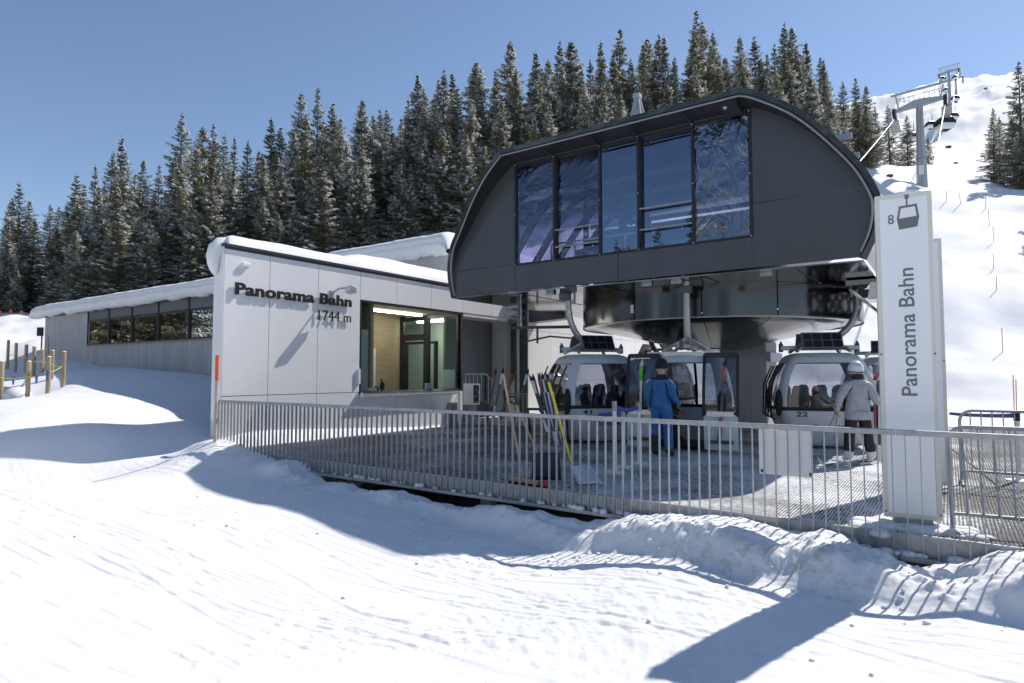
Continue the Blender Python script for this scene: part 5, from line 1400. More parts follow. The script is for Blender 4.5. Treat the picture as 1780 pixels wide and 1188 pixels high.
def shovel_yellow():
    r = empty('yellow_shovel', onz(1010, 840, 0), 'aluminium shovel with bright yellow shaft behind the railing', 'shovel')
    p = np.array(onz(993, 805, 0.22)); Z = float(p @ _fh); q = np.array(at(954, 665, Z-0.05))
    MB().tube([p, q], 0.021, 10).build('shaft', 'yellow', r, smooth=40)
    e = np.array(onz(1000, 826, 0.10)); MB().tube([p, e], 0.017, 8).build('socket', 'alu', r, smooth=40)
    s = np.array((_rt[0], _rt[1], 0)); c = np.array(onz(1008, 842, 0.0)); P = []
    for i in range(9):
        u = (i/8-0.5)*0.36; row = []
        for j in range(7):
            v = j/6; row.append(c + s*(u*(1-0.12*v) + 0.14*(1-v)) + np.array((0,0,0.02+0.26*v)) + _fh*(0.22*v-0.15) + _fh*0.05*(1-(u/0.2)**2))
        P.append(row)
    o = MB().grid(P).build('blade', 'alu', r, smooth=180); so = o.modifiers.new('thick', 'SOLIDIFY'); so.thickness = 0.006
shovel_yellow()
# belt barriers
def stanchion(px, pyb, pyt, label):
    p = onz(px, pyb, 0.0); t = at(px, pyt, float(p @ _fh))
    r = empty('belt_post', p, label, 'barrier post', 'white belt posts')
    MB().tube([p, (p[0], p[1], t[2])], 0.035, 12).build('post', 'white', r, smooth=40)
    MB().lathe([(0.001,0.0),(0.17,0.0),(0.17,0.012),(0.04,0.03),(0.04,0.04)], 20, p).build('base', 'white', r, smooth=30)
    MB().tube([(p[0],p[1],t[2]-0.14), (p[0],p[1],t[2]+0.02)], 0.042, 12).build('belt_head', 'black' if px > 1700 else 'galv', r, smooth=40)
    return np.array((p[0], p[1], t[2]-0.06))
s1 = stanchion(1069, 822, 700, 'white belt post nearest cabin 41'); s2 = stanchion(1084, 812, 712, 'shorter looking white belt post in front of cabin 41'); s3 = stanchion(1111, 806, 702, 'white belt post beside the worker in blue')
s4 = stanchion(1772, 836, 716, 'black-topped white post at the right edge by the crowd barriers')
def belt(p, q, label, sag=0.06):
    m = MB(); P = []
    for i in range(11):
        t = i/10; c = p+(q-p)*t-np.array((0,0,sag*4*t*(1-t))); P.append([c+(0,0,-0.035), c+(0,0,0.035)])
    o = m.grid(P).build('belt', 'bluebelt', smooth=180); so = o.modifiers.new('thick', 'SOLIDIFY'); so.thickness = 0.004
    tag(o, label, 'belt', 'blue barrier belts')
belt(s1, s3, 'upper blue belt stretched between two white posts'); belt(s3, np.array(at(1040, 722, 11.0)), 'lower blue belt running left from the post beside the worker', 0.03)
belt(s4, np.array(at(1650, 719, 15.5)), 'blue belt along the right edge behind the crowd barriers', 0.02)
# crowd barriers
def barrier(p, q, label, tilt=0.0, h=1.08):
    p, q = np.array(p, float), np.array(q, float); d = q-p; L_ = np.linalg.norm(d); d /= L_
    r = empty('crowd_barrier', p, label, 'barrier', 'steel crowd barriers', rz=math.atan2(d[1], d[0]))
    r.rotation_euler = (tilt, 0, math.atan2(d[1], d[0]))
    loop = [(0,0,0.15),(0,0,h-0.16)] + [(0.16-0.16*math.cos(t), 0, h-0.16+0.16*math.sin(t)) for t in np.linspace(0.2, math.pi/2, 6)] + \
           [(L_-0.16+0.16*math.sin(t), 0, h-0.16+0.16*math.cos(t)) for t in np.linspace(0, math.pi/2, 7)] + [(L_,0,0.15)]
    MB().tube(loop, 0.021, 10).build('frame', 'galv', r, smooth=50, local=True)
    MB().tube([(0,0,0.20),(L_,0,0.20)], 0.019, 8).build('bottom_rail', 'galv', r, smooth=50, local=True)
    n = int(L_/0.125)
    bm_ = MB().tube([(0,0,0.20),(0,0,h)], 0.009, 6).mesh('bar', 'galv', 50)
    for i in range(1, n): part_from(bm_, 'bar', r, (L_*i/n, 0, 0))
    for xx in (0.0, L_):
        m = MB(); m.tube([(xx,-0.26,0.02),(xx,-0.05,0.05),(xx,0,0.16),(xx,0.05,0.05),(xx,0.26,0.02)], 0.018, 8); m.build('foot', 'galv', r, smooth=50, local=True)
    return r
bp0 = onz(1657, 928, 0.0); barrier(bp0, bp0+np.array((2.2, 0.35, 0)), 'tilted galvanised crowd barrier right of the white pylon', R(-9))
bp1 = onz(1672, 842, 0.0); barrier(bp1, bp1+np.array((2.3, 0.15, 0)), 'upright galvanised crowd barrier behind the tilted one', 0.0)
# control pedestal in front of the ticket office
CPx = np.array(onz(822, 742, 0.0))
cpd = empty('control_pedestal', (CPx[0], CPx[1], 0), 'grey control pedestal with buttons in front of the ticket window', 'control panel')
qz = float(CPx @ _fh); tp = at(815, 667, qz); bt = at(815, 704, qz)
MB().box(CPx[0]-0.10, CPx[0]+0.06, CPx[1]-0.10, CPx[1]+0.10, 0.0, bt[2]).build('column', 'galv', cpd, bevel=0.01)
MB().box(CPx[0]-0.16, CPx[0]+0.10, CPx[1]-0.28, CPx[1]+0.22, bt[2], tp[2]).build('cabinet', 'facade', cpd, bevel=0.012)
MB().box(CPx[0]+0.10, CPx[0]+0.105, CPx[1]-0.10, CPx[1]+0.16, bt[2]+0.06, tp[2]-0.05).build('button_field', 'black', cpd)
for k, (dy, dz, c) in enumerate(((-0.04,0.10,'red'),(0.03,0.10,'ropeyellow'),(0.10,0.10,'red'),(-0.03,0.26,'alu'),(0.04,0.28,'white'),(0.10,0.38,'alu'),(0.03,0.46,'white'))):
    MB().ball((CPx[0]+0.106, CPx[1]+dy, bt[2]+dz), 0.012, 0.022, 0.022, 8, 6).build('button', c, cpd)
MB().box(CPx[0]-0.02, CPx[0]+0.22, CPx[1]+0.05, CPx[1]+0.3, bt[2]-0.30, bt[2]-0.27).build('shelf', 'dsteel', cpd)
MB().prism([(CPx[1]-0.9,0),(CPx[1]-0.3,0),(CPx[1]-0.3,0.75),(CPx[1]-0.55,0.75)], 0, CPx[0]-0.55, CPx[0]-0.35).build('side_cover', 'steel', cpd)
# stair railing under the canopy
def rail_run(label, pts, h=0.95):
    r = empty('stair_railing', pts[0], label, 'railing', 'railings under the canopy')
    P = [np.array(p, float) for p in pts]
    MB().tube([p+(0,0,h) for p in P], 0.024, 8).build('handrail', 'galv', r, smooth=40)
    MB().tube([p+(0,0,0.1) for p in P], 0.018, 8).build('lower_rail', 'galv', r, smooth=40)
    for a, b in zip(P[:-1], P[1:]):
        n = max(2, int(np.linalg.norm(b-a)/0.13))
        for i in range(n+1):
            c = a+(b-a)*i/n; MB().beam(c+(0,0,0.1), c+(0,0,h), 0.014, 0.03).build('baluster', 'galv', r)
a0 = at(806, 655, 19.5)[2]
rail_run('grey railing sloping down beside the recessed door', [(-12.9, 15.75, 0.65), (-12.35, 16.1, 0.65), (-11.6, 16.1, 0.15), (-11.55, 16.15, 0.10)])
q1 = onz(860, 735, 0); q2 = onz(916, 735, 0)
rail_run('short level grey railing below the canopy post', [q1, q2], 0.95)
pl = MB(); pl.box(-12.84, -10.9, 15.7, 19.5, 0.002, 0.16); tag(pl.build('loading_platform', 'concrete'), 'low concrete step under the canopy', 'platform', kind='structure')
for i, (px, py, Z) in enumerate(((845,730,17.2),(853,728,17.0),(866,726,17.2),(889,728,17.0))):
    p = np.array(at(px, py, Z)); p[2] = 0.16; t = at(px+10+3*i, 685-2*i, Z+0.1)
    lean_ski('a' if i % 2 else 'd', p, t, ['leftmost','second','third','rightmost'][i] + ' of the skis leaning on the grey railings under the canopy', 'skis on the canopy railings')
def nth(n):
    return '%d%s' % (n, 'th' if 10 <= n % 100 <= 20 else {1:'st',2:'nd',3:'rd'}.get(n % 10, 'th'))
# ------------------------------------------------------------------ posts, poles, far things
PST = [(13,592,632,29),(27,597,638,27.8),(44,600,645,25.5),(58,603,653,23.5),(72,608,659,22),(89,610,668,20.4),(109,612,674,19.2),(83,621,686,18.2),(48,629,691,18.0),(1,629,692,18.2)]
posw = ['farthest post of the rope fence at the left edge','second farthest post of the left rope fence','third farthest post of the left rope fence','fourth farthest post of the left rope fence','fifth farthest post of the left rope fence','post just behind the corner of the left rope fence','post at the right corner of the left rope fence','near post with a blue flag, left of the rope fence corner','near post in the middle of the front rope','near post cut by the left edge of the picture']
tops_ = []
for i, (px, y0, y1, Z) in enumerate(PST):
    b = at(px, y1, Z); g = hz(b[0], b[1]); t = at(px, y0, Z)
    r = empty('wooden_post', (b[0], b[1], g-0.1), 'round peeled wooden post, ' + posw[i], 'post', 'wooden rope posts')
    lean = random.Random(i).uniform(-.02,.02)
    MB().tube([(b[0], b[1], g-0.15), (b[0]+lean, b[1], t[2])], 0.062, 12).build('shaft', 'wood', r, smooth=40)
    MB().ball((b[0]+lean, b[1], t[2]), 0.062, 0.062, 0.03, 10, 6).build('snow_tuft', 'snow_soft', r, smooth=180)
    tops_.append(np.array((b[0], b[1], g+(t[2]-g)*0.58)))
def rope(pts, r_, name, mt, label, cat, sag=0.05, group=None):
    P = []
    for a, b in zip(pts[:-1], pts[1:]):
        for k in range(6): t = k/6; P.append(a+(b-a)*t-np.array((0,0,sag*4*t*(1-t))))
    P.append(pts[-1]); o = MB().tube(P, r_, 6).build(name, mt, smooth=60); return tag(o, label, cat, group)
off = np.array((_rt[0], _rt[1], 0))*0.0 - np.array((_fh[0], _fh[1], 0))*0.085
rope([p+off for p in tops_[:7]], 0.014, 'rope', 'ropeyellow', 'yellow rope along the receding row of wooden posts', 'rope')
rope([p+off for p in tops_[6:]], 0.014, 'rope', 'ropeyellow', 'yellow rope along the near row of wooden posts', 'rope')
for i, (a, t) in enumerate(((7, 0.0), (8, -0.35), (9, -0.5))):
    p = tops_[a]+off*1.4 + np.array((_rt[0], _rt[1], 0))*(-t*0.8)
    m = MB(); m.add([p+(0,0,0.03), p+np.array((_rt[0]*.09,_rt[1]*.09,0.03)), p+np.array((_rt[0]*.07,_rt[1]*.07,-0.20)), p+np.array((_rt[0]*.02,_rt[1]*.02,-0.22))], [(0,3,2,1)])
    o = m.build('flag', 'blueflag'); so = o.modifiers.new('thick', 'SOLIDIFY'); so.thickness = 0.004
    tag(o, ['blue pennant on the near post left of the rope corner','blue pennant right of the middle near post','blue pennant hanging between the middle and the cut-off post'][i], 'flag', 'blue pennants on the rope')
# orange marker pole by the corner of the building
pp = ony(374, 768, 6.95); tpz = ony(376, 618, 6.95)[2]; md = ony(375, 662, 6.95)[2]
mp_ = empty('marker_pole', (pp[0], pp[1], pp[2]-0.1), 'tall snow marker pole with orange top beside the building corner', 'pole')
MB().tube([(pp[0], pp[1], pp[2]-0.3), (pp[0], pp[1], md)], 0.032, 10).build('shaft', 'grey_pole', mp_, smooth=40)
MB().tube([(pp[0], pp[1], md), (pp[0], pp[1], tpz)], 0.036, 10).build('orange_top', 'orange', mp_, smooth=40)
# small round sign by the far door
rs = at(72, 606, 25.5); sg = empty('round_sign', (rs[0], rs[1], rs[2]-0.2), 'small round sign on a red stake at the far end of the building', 'sign')
tz = at(72, 577, 25.5)
MB().tube([(rs[0], rs[1], rs[2]-0.3), (rs[0], rs[1], tz[2])], 0.03, 8).build('stake', 'red', sg)
MB().obox((tz[0], tz[1]-0.04, tz[2]), (0.14*_rt[0], 0.14*_rt[1], 0), (0.01*_fh[0], 0.01*_fh[1], 0), (0,0,0.18)).build('disc', 'black', sg, bevel=0.06)
# thin bamboo and orange poles on the slopes
SLP = [(1645,333,355,88),(1670,336,356,85),(1713,342,367,74),(1720,364,391,66),(1728,395,423,62),(1727,442,467,52),(1732,480,508,46),(1743,570,610,36),(1763,652,715,26),(1767,660,716,25)]
for i, (px, y0, y1, Z) in enumerate(SLP):
    # walk along the sight line to the slope
    best = min((abs(hz(*at(px, y1, z)[:2])-at(px, y1, z)[2]), z) for z in np.linspace(Z*0.7, Z*1.4, 40))[1]
    b = at(px, y1, best); t = at(px+random.Random(i).uniform(-3,1), y0, best)
    o = MB().tube([(b[0], b[1], hz(b[0], b[1])-0.2), (t[0], t[1], t[2])], 0.012+0.0003*best, 6).build('slope_pole', 'pale_red')
    tag(o, 'thin faded red piste pole, number %s from the top of the right-hand slope' % ['one','two','three','four','five','six','seven','eight','nine','ten'][i], 'pole', 'piste poles on the right slope')
for i, px in enumerate((1,19,38,55,74,93)):
    b = at(px, 533-i*1.4, 55); b[2] = hz(b[0], b[1])
    o = MB().obox((b[0], b[1], b[2]+0.48), (0.10*_rt[0],0.10*_rt[1],0), (0.01*_fh[0],0.01*_fh[1],0), (0,0,0.09)).tube([(b[0],b[1],b[2]-0.2),(b[0],b[1],b[2]+0.42)], 0.015, 6).build('marker_flag', 'orange')
    tag(o, nth(i+1)+' small orange marker flag from the left on the far left slope', 'flag', 'orange flags on the far left slope')
# boulder with snow near the rope fence
bd = at(8, 678, 18.6); o = MB().ball((bd[0], bd[1], hz(bd[0], bd[1])+0.05), 0.55, 0.4, 0.30, 14, 8).build('boulder', 'rock', smooth=180); tag(o, 'dark boulder under snow at the left edge inside the rope fence', 'rock')
bd = at(30, 690, 18.2); o = MB().ball((bd[0], bd[1], hz(bd[0], bd[1])), 0.36, 0.36, 0.34, 14, 8).build('snow_lump', 'snow_soft', smooth=180); tag(o, 'round lump of snow next to the boulder', 'snow', kind='stuff')
# crumbs and clods lying on the piste
def clods():
    rng = random.Random(77); m = MB()
    for i in range(260):
        if i < 36:
            x = rng.uniform(-11, 2.5); y = rng.uniform(3.2, 6.5) - 0.10*abs(rng.gauss(0,1))
        else:
            a = rng.uniform(-13, 3); x = a; y = 6.3 + rng.gauss(0, 0.25)
        r = min(0.024, abs(rng.gauss(0.007, 0.008))+0.004)
        m.ball((x, y, hz2(x, y)+r*0.3), r*rng.uniform(1,1.7), r*rng.uniform(0.9,1.4), r*rng.uniform(.6,1), 6, 4)
    tag(m.build('snow_clods', 'snow_soft', smooth=180), 'scattered small clods of snow on the piste', 'snow', kind='stuff')
_g = np.random.RandomState(1)
_cx = np.linspace(-13.5, 3.5, 341); _cy = np.linspace(2.4, 7.6, 131)
_CZ = height(*[q.ravel() for q in np.meshgrid(_cx, _cy, indexing='ij')]).reshape(341, 131)
def hz2(x, y):
    i = min(max(int(round((x+13.5)/0.05)), 0), 340); j = min(max(int(round((y-2.4)/0.04)), 0), 130); return float(_CZ[i, j])
clods()

# ------------------------------------------------------------------ lift line up the mountain
def far_cabin(px, py, wpx, label):
    Z = 2.1*F_PX/wpx; c = at(px, py, Z); z0 = c[2]-1.05
    r = empty('line_gondola', (c[0], c[1], z0), label, 'gondola', 'gondolas riding the rope up the mountain', rz=YAW)
    def shell(prof):
        return [[(sx*hx, sy*hy, z) for sx, sy in ((-1,-1),(1,-1),(1,1),(-1,1),(-1,-1))] for z, hx, hy in prof]
    MB().grid(shell([(0,.62,.6),(.35,.92,.85),(.85,1.02,.9)])).build('lower_body', 'cabin', r, local=True)
    MB().grid(shell([(.85,1.02,.9),(1.4,.95,.84),(1.85,.72,.68)])).build('window_band', 'frame', r, local=True)
    m = MB(); m.grid(shell([(1.85,.72,.68),(2.05,.5,.5)])); m.box(-.5,.5,-.5,.5,2.0,2.06); m.build('roof', 'cabin', r, local=True)
    for sx in (-1,1): MB().box(sx*1.02-.05, sx*1.02+.05, -.95, .95, .75, 1.2).build('ski_rack', 'black', r, local=True)
    MB().tube([(0,0,2.0),(0.5,0,2.4),(0.6,0,3.2),(0.6,0,4.1)], 0.09, 6).build('hanger', 'steel', r, local=True)
    return np.array((c[0], c[1], z0+4.1))
grip_r = [far_cabin(1642,215,25,'largest gondola on the line, just right of the near lift tower'), far_cabin(1657,203,13.5,'gondola right behind the largest one on the line'),
          far_cabin(1660,172,11,'gondola halfway up the line below the far tower head'), far_cabin(1661,135,8.5,'gondola at the right of the far tower head')]
grip_l = [far_cabin(1584,239,18,'gondola partly hidden behind the near lift tower, on its left'), far_cabin(1617,218,14,'gondola right of the near tower shaft, left of the largest'),
          far_cabin(1645,157,8.8,'gondola below the left end of the far tower head'), far_cabin(1638,138,8.8,'gondola at the left of the far tower head')]
def tower(pxb, pyb, pyt, Z, w, label, scale):
    b = at(pxb, pyb, Z); g = hz(b[0], b[1]); t = at(pxb-4*scale, pyt, Z)
    r = empty('lift_tower', (b[0], b[1], g-0.5), label, 'lift tower', 'lift towers')
    cx_, cy_ = b[0], b[1]; zt_ = t[2]
    MB().tube([(cx_,cy_,g-1),(cx_,cy_,g+(zt_-g)*0.33)], [0.78*w,0.70*w], 16).build('lower_shaft', 'tower', r, smooth=60)
    MB().tube([(cx_,cy_,g+(zt_-g)*0.33),(cx_,cy_,zt_)], [0.66*w,0.46*w], 16).build('upper_shaft', 'tower', r, smooth=60)
    MB().lathe([(0.75*w,0),(0.75*w,0.25)], 16, (cx_,cy_,g+(zt_-g)*0.33-0.12)).build('flange', 'steel', r)
    ex = 3.4*w
    MB().prism([(cx_-ex,zt_-0.5*w),(cx_-ex,zt_-0.1),(cx_-0.6*w,zt_+0.9*w),(cx_+0.6*w,zt_+0.9*w),(cx_+ex,zt_-0.1+0.7*w),(cx_+ex,zt_-0.5*w+0.7*w),(cx_,zt_-0.25)], 1, cy_-0.35*w, cy_+0.35*w).build('crossarm', 'tower', r)
    for sx in (-1, 1):
        zz = zt_-0.3*w+(0.7*w if sx > 0 else 0)
        MB().box(cx_+sx*ex-0.25, cx_+sx*ex+0.25, cy_-2.6, cy_+2.6, zz-1.1*w, zz-0.5*w).build('sheave_beam', 'dsteel', r)
        for k in range(6):
            q = MB(); q.tube([(cx_+sx*ex-0.12, cy_-2.4+0.95*k, zz-1.2*w), (cx_+sx*ex+0.12, cy_-2.4+0.95*k, zz-1.2*w)], 0.33, 12); q.build('sheave', 'black', r)
        MB().beam((cx_+sx*ex*0.82, cy_, zz), (cx_+sx*ex*0.95, cy_, zt_+2.5*w), 0.22*w, 0.22*w).build('gantry_post', 'tower', r)
        MB().box(cx_+sx*ex-0.5, cx_+sx*ex+0.6, cy_-2.8, cy_+2.8, zz-2.6*w, zz-2.5*w).build('catwalk', 'galv', r)
        for k in range(4): MB().beam((cx_+sx*(ex+0.5), cy_-2.7+1.8*k, zz-2.5*w), (cx_+sx*(ex+0.5), cy_-2.7+1.8*k, zz-0.2), 0.08, 0.08).build('catwalk_post', 'galv', r)
    MB().beam((cx_-ex*1.15, cy_, zt_+2.4*w), (cx_+ex*1.15, cy_, zt_+2.9*w), 0.25*w, 0.3*w).build('gantry_beam', 'tower', r)
    for k in range(9):
        xx = cx_-ex*0.8+ex*1.6*k/8; MB().beam((xx, cy_-0.3, zt_+0.6*w), (xx, cy_-0.3, zt_+1.7*w), 0.07, 0.07).build('handrail_post', 'galv', r)
    MB().beam((cx_-ex*0.85, cy_-0.3, zt_+1.5*w), (cx_+ex*0.85, cy_-0.3, zt_+1.9*w), 0.07, 0.07).build('handrail', 'galv', r)
    m = MB(); m.tube([(cx_+0.95*w*_rt[0]*0.2, cy_-1.0*w, g), (cx_+0.1, cy_-0.62*w, zt_-1)], 0.05, 6); m.build('ladder', 'galv', r)
    MB().box(cx_-0.35*w, cx_+0.35*w, cy_-1.1*w, cy_-0.9*w, g+1.5*w, g+3.0*w).build('number_plate', 'white', r)
    return np.array((cx_-ex, cy_, zt_-1.4*w)), np.array((cx_+ex, cy_, zt_-0.7*w))
M['tower'] = mat('tower_paint', (0.42, 0.44, 0.46), 0.45, metal=0.3, var=0.06)
tl1, tr1 = tower(1603, 324, 183, 90, 0.92, 'near tubular grey lift tower on the snowy knoll', 1.0)
tl2, tr2 = tower(1652, 200, 126, 255, 1.0, 'second lift tower farther up the slope behind the near one', 0.4)
tl3, tr3 = tower(1664, 215, 138, 330, 0.9, 'third slim lift tower just right of the second', 0.2)
rope([np.array((-0.9,23.0,4.7)), tr1] + sorted(grip_r, key=lambda p: p[1])[0:3] + [tr2, tr3, tr3+np.array((3,120,55))], 0.055, 'haul_rope', 'cablewhite', 'right-hand steel rope running up over the lift towers', 'rope', 0.3)
rope([np.array((-5.9,23.0,4.7)), tl1] + sorted(grip_l, key=lambda p: p[1])[0:2] + [tl2, tl3, tl3+np.array((3,120,55))], 0.055, 'haul_rope', 'cablewhite', 'left-hand steel rope running up over the lift towers', 'rope', 0.3)

# ------------------------------------------------------------------ spruces
def spruce(seed, H=20.0, fat=0.135, dens=1.0, snowy=0.5, bare=0.10):
    rng = random.Random(seed); V = []; Fc = []; SV = []; SF = []
    def kite(Vl, Fl, p, d, n, ln, w, droop):
        sx, sy = -d[1], d[0]
        m_ = (p[0]+d[0]*ln*.5, p[1]+d[1]*ln*.5, p[2]+d[2]*ln*.5); e = (p[0]+d[0]*ln, p[1]+d[1]*ln, p[2]+d[2]*ln-droop)
        o = len(Vl); tw = rng.uniform(-.5,.5)*w
        Vl += [p, (m_[0]+sx*w, m_[1]+sy*w, m_[2]+tw), e, (m_[0]-sx*w, m_[1]-sy*w, m_[2]-tw)]; Fl.append((o, o+1, o+2, o+3))
    z = H*bare
    while z < H*0.985:
        f = (z/H-bare)/(1-bare)
        Rm = H*fat*((1-f)**0.95)*(0.8 if f < 0.06 else 1.0) + 0.05
        nbr = max(3, int((7.5-2.5*f)*dens*rng.uniform(.8,1.15))); ph = rng.uniform(0, 6.28)
        gap = 1.0
        for k in range(nbr):
            if rng.random() < 0.08+0.10*math.sin(2*(ph+6.283*k/nbr)+seed)**2: continue
            an = ph+6.283*k/nbr+rng.uniform(-.3,.3); L = Rm*rng.uniform(.55,1.18)*(1+0.16*math.sin(3*an+seed+z*0.25))
            if rng.random() < 0.07: L *= 1.32
            ca, sa = math.cos(an), math.sin(an)
            tilt = 0.55-1.15*(1-f)**0.7 + rng.uniform(-.12,.12)     # up at the top, drooping lower down
            zz = z+rng.uniform(-.15,.15)
            n = max(4, int(L/0.24)); load = rng.random() < snowy*(0.75+0.5*math.sin(z*0.9+seed*2+an))
            for i in range(1, n+1):
                s = i/n; r = L*s; bz = zz + L*(tilt*s*0.55+0.16*s*s)
                p = (ca*r, sa*r, bz)
                tl = (0.12+0.50*(1-s*0.6)*min(1, L/1.4)+0.10*min(1, L/0.8))*rng.uniform(.8,1.3); w = 0.06+0.06*rng.random()
                snow_here = load and rng.random() < 0.30+0.65*s
                for sd in (-1, 1):
                    if s < 0.25 and rng.random() < 0.5: continue
                    a2 = an+sd*rng.uniform(.55,1.15); dr = rng.uniform(.25,.75)
                    d = (math.cos(a2), math.sin(a2), -0.30*dr)
                    kite(V, Fc, p, d, None, tl, w, tl*0.35*dr)
                    if rng.random() < 0.55: kite(V, Fc, (p[0], p[1], p[2]-0.02), (math.cos(a2+.5*sd)*.6, math.sin(a2+.5*sd)*.6, -0.9), None, tl*0.8, w*0.9, 0.05)   # hanging curtain
                    if snow_here and rng.random() < 0.8:
                        q = (p[0]+d[0]*tl*.12, p[1]+d[1]*tl*.12, p[2]+0.035); kite(SV, SF, q, (d[0], d[1], d[2]*0.9), None, tl*1.0, w*rng.uniform(.55,1.0), tl*0.30*dr)
                        if s > 0.35: kite(SV, SF, (q[0]+ca*.05, q[1]+sa*.05, q[2]), (ca*.8+d[0]*.4, sa*.8+d[1]*.4, -0.55-0.4*rng.random()), None, tl*rng.uniform(.5,.9), w*rng.uniform(.6,1.2), 0.04)
                kite(V, Fc, p, (ca, sa, tilt*0.5), None, L/n*1.5, 0.06, 0.02)
                if snow_here:
                    o = len(SV); wv = 0.07+0.06*rng.random(); q = L/n*1.35
                    SV += [(p[0]-sa*wv, p[1]+ca*wv, p[2]+.04), (p[0]+sa*wv, p[1]-ca*wv, p[2]+.04), (p[0]+ca*q+sa*wv*.7, p[1]+sa*q-ca*wv*.7, p[2]+.03+tilt*.3*q), (p[0]+ca*q-sa*wv*.7, p[1]+sa*q+ca*wv*.7, p[2]+.03+tilt*.3*q)]
                    SF.append((o, o+1, o+2, o+3))
        z += (0.32+0.26*(1-f))*rng.uniform(.75,1.2)
    for k in range(10):     # leader
        a = rng.uniform(0, 6.28); kite(V, Fc, (0,0,H-0.9+0.09*k), (math.cos(a)*.5, math.sin(a)*.5, .8), None, 0.25, 0.03, 0)
    tr = MB(); tr.tube([(0,0,-1.0),(0,0,H*.3),(0,0,H*.7),(0,0,H*1.0)], [H*.0125,H*.010,H*.005,0.015], 8)
    def mk(nm, vs, fs, mt):
        me = bpy.data.meshes.new(nm); me.from_pydata(vs, [], fs); me.materials.append(M[mt]); me.update(); return me
    return mk('crown', V, Fc, 'needles'), mk('crown_snow', SV, SF, 'snow_tree'), tr.mesh('trunk', 'bark', 60)
SPEC = [(1,.205,1.1,.55,.04),(2,.235,1.15,.62,.02),(3,.165,1.0,.42,.08),(4,.215,1.1,.75,.03),(5,.175,.85,.36,.10),(6,.255,1.15,.80,.02),(7,.140,.95,.48,.06),(8,.190,.9,.45,.05),(9,.225,1.05,.55,.03)]
TREES = [spruce(s, 20.0, f, d, sn, b) for s, f, d, sn, b in SPEC]
TL = [(22,342),(40,316),(56,348),(88,355),(98,357),(133,301),(148,318),(165,286),(189,261),(212,234),(249,278),(276,286),(317,195),(352,217),(371,214),(389,232),(408,236),(430,242),(472,202),(485,220),
      (511,224),(530,160),(552,155),(577,177),(630,172),(648,199),(665,188),(677,190),(705,172),(726,133),(736,151),(758,138),(771,119),(786,124),(832,106),(862,119),(886,72),(930,87),(972,69),(994,70),
      (1026,101),(1044,69),(1071,50),(1096,101),(1115,74),(1125,66),(1146,58),(1160,60),(1203,23),(1222,33),(1236,52),(1250,94),(1264,97),(1289,61),(1316,57),(1343,74),(1358,41),(1377,46),(1399,72),(1428,97),
      (1436,98),(1465,140),(1487,135),(1505,148),(1522,185),(1544,182)]
rng = random.Random(2024)
def depth_for(px):   # how far the front of the wood stands, along the picture
    return float(np.interp(px, [-60,100,300,600,900,1200,1450,1600,1800], [70,70,70,76,82,86,92,98,92]))
NTREE = [0]
def plant(px, py, Z, label, group, var=None, hmin=6.0, hmax=34):
    t = at(px, py, Z); g = hz(t[0], t[1]); H = t[2]-g
    if H < hmin: return None
    H = min(H, hmax)
    k = var if var is not None else rng.randrange(len(TREES))
    r = empty('spruce_tree', (t[0], t[1], t[2]-H), label, 'tree', group, rng.uniform(0, 6.28))
    s = H/20.0; wd = s*rng.uniform(.82,1.18) if H > 12 else s*rng.uniform(1.0,1.3)
    r.scale = (wd, wd, s); r.rotation_euler.x = rng.gauss(0, .018)
    for me, nm in zip(TREES[k], ('crown','crown_snow','trunk')):
        pt = part_from(me, nm, r)
        if nm != 'trunk': pt['kind'] = 'stuff'
    NTREE[0] += 1
    return r
sky_x = [q[0] for q in TL]; sky_y = [q[1] for q in TL]
def skyl(px): return float(np.interp(px, sky_x, sky_y))
special = {9:'tallest spruce of the left group, above the low window wing', 12:'tall ragged spruce standing clear above the corner of the pale wall', 36:'slim pointed spruce overtopping its neighbours left of the hood ridge', 48:'tallest spruce of the whole wood, above the hood'}
for i, (px, py) in enumerate(TL):
    plant(px, py, depth_for(px)+rng.uniform(0, 14), special.get(i, nth(i+1)+' spruce from the left along the skyline of the wood'), 'spruces along the skyline')
rows = [(40, 38, -1, None, 'spruce from the left in the middle row of the wood', 'wood, middle row'), (40, 75, -5, (1,3,5), 'heavily snowed spruce from the left in the front row of the wood', 'wood, front row'),
        (40, 125, -9, (3,5,5,1), 'low snowy spruce from the left at the front edge of the wood', 'wood, front edge')]
for n_r_, drop, dz, kinds, lab, grp in rows:      # the rows that fill the wood
    c = 0
    for i in range(n_r_):
        px = -25+1580*(i+rng.uniform(-.4,.4))/n_r_
        if plant(px, skyl(px)+drop*rng.uniform(.75,1.35), depth_for(px)+dz+rng.uniform(-2,2), nth(c+1)+' '+lab, grp, rng.choice(kinds) if kinds else None, hmin=4): c += 1
for i in range(46):      # the rows behind, closing gaps
    px = -30+1570*(i+rng.uniform(-.4,.4))/46; Z = depth_for(px)+rng.uniform(16, 34)
    plant(px, skyl(px)+rng.uniform(18, 60), Z, nth(i+1)+' spruce from the left in the back rows of the wood', 'wood, back rows', hmin=5)
for i in range(20):      # the wood left of the frame, mirrored in the long window band
    x = -46-rng.uniform(0, 34); y = -24+1.6*i+rng.uniform(-1,1)
    r = empty('spruce_tree', (x, y, hz(x, y)-0.3), 'spruce of the wood left of the picture', 'tree', 'wood left of the picture', rng.uniform(0, 6.28))
    s = rng.uniform(.8, 1.15); r.scale = (s, s, s)
    for me, nm in zip(TREES[rng.randrange(len(TREES))], ('crown','crown_snow','trunk')):
        pt = part_from(me, nm, r)
        if nm != 'trunk': pt['kind'] = 'stuff'
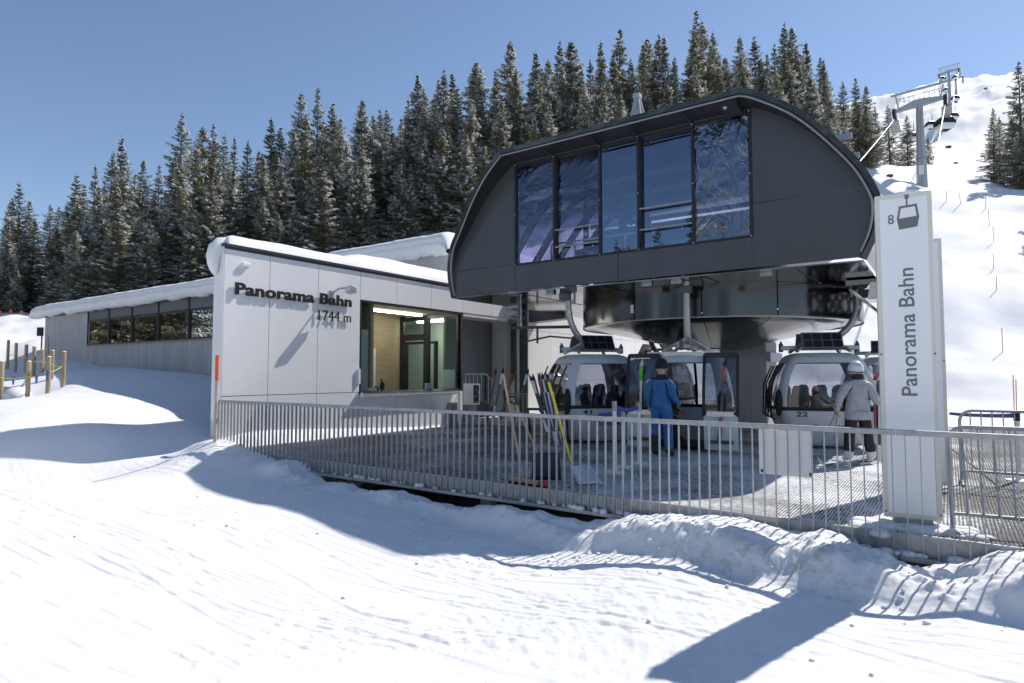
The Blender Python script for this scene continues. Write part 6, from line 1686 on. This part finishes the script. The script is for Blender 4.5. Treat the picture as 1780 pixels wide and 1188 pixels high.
for i in range(26):      # the wood across the piste, behind the viewpoint, mirrored in the windows
    x = -62+3.4*i+rng.uniform(-1,1); y = -26-rng.uniform(0, 12)-0.25*abs(i-13)
    r = empty('spruce_tree', (x, y, hz(x, y)-0.3), 'spruce of the wood across the piste behind the viewpoint', 'tree', 'wood behind the viewpoint', rng.uniform(0, 6.28))
    s = rng.uniform(.75, 1.1); r.scale = (s, s, s)
    for me, nm in zip(TREES[rng.randrange(len(TREES))], ('crown','crown_snow','trunk')):
        pt = part_from(me, nm, r)
        if nm != 'trunk': pt['kind'] = 'stuff'
for px, py, Z, lab in ((1575,200,118,'small snowy spruce left of the near lift tower shaft'),(1612,239,125,'little spruce just right of the near lift tower shaft'),(1617,276,112,'smallest spruce at the foot of the gully right of the near tower'),
                       (1723,187,100,'broad spruce on the right slope below the ridge'),(1733,203,106,'spruce directly behind the broad one on the right slope'),(1769,105,92,'tall spruce at the right edge of the picture'),
                       (1758,205,97,'shorter spruce in front of the tall one at the right edge'),(1790,180,88,'spruce cut by the right edge of the picture'),(1775,225,90,'dense low spruce at the right edge')):
    plant(px, py, Z, lab, None, hmin=3)
for px, py, Z in ((1880,120,62),(1930,90,66),(1985,140,60)): plant(px, py, Z, 'spruce outside the right edge shading the slope', 'spruces outside the right edge', hmin=3)
# shrubs and stones poking out of the snow on the mountain
def stones():
    rg = random.Random(31)
    RK_ = ((1546,300,86,.5),(1655,302,115,.7),(1672,307,118,.8),(1740,330,98,.6),(1648,240,190,.9),(1712,232,200,.8),(1681,196,300,1.0),(1698,186,300,.9),(1714,168,330,.9),(1722,176,330,.8),(1660,258,170,.6))
    for i, (px, py, Z, s) in enumerate(RK_):
        b = at(px, py, Z); g = hz(b[0], b[1])
        o = MB().ball((b[0], b[1], g+0.1*s), s, s*.8, s*.6, 9, 6).build('boulder', 'rock', smooth=50)
        tag(o, 'dark rock in the snow of the mountainside, %s from the left' % nth(1+sum(1 for q in RK_ if q[0] < px)), 'rock', 'rocks on the mountainside')
stones()
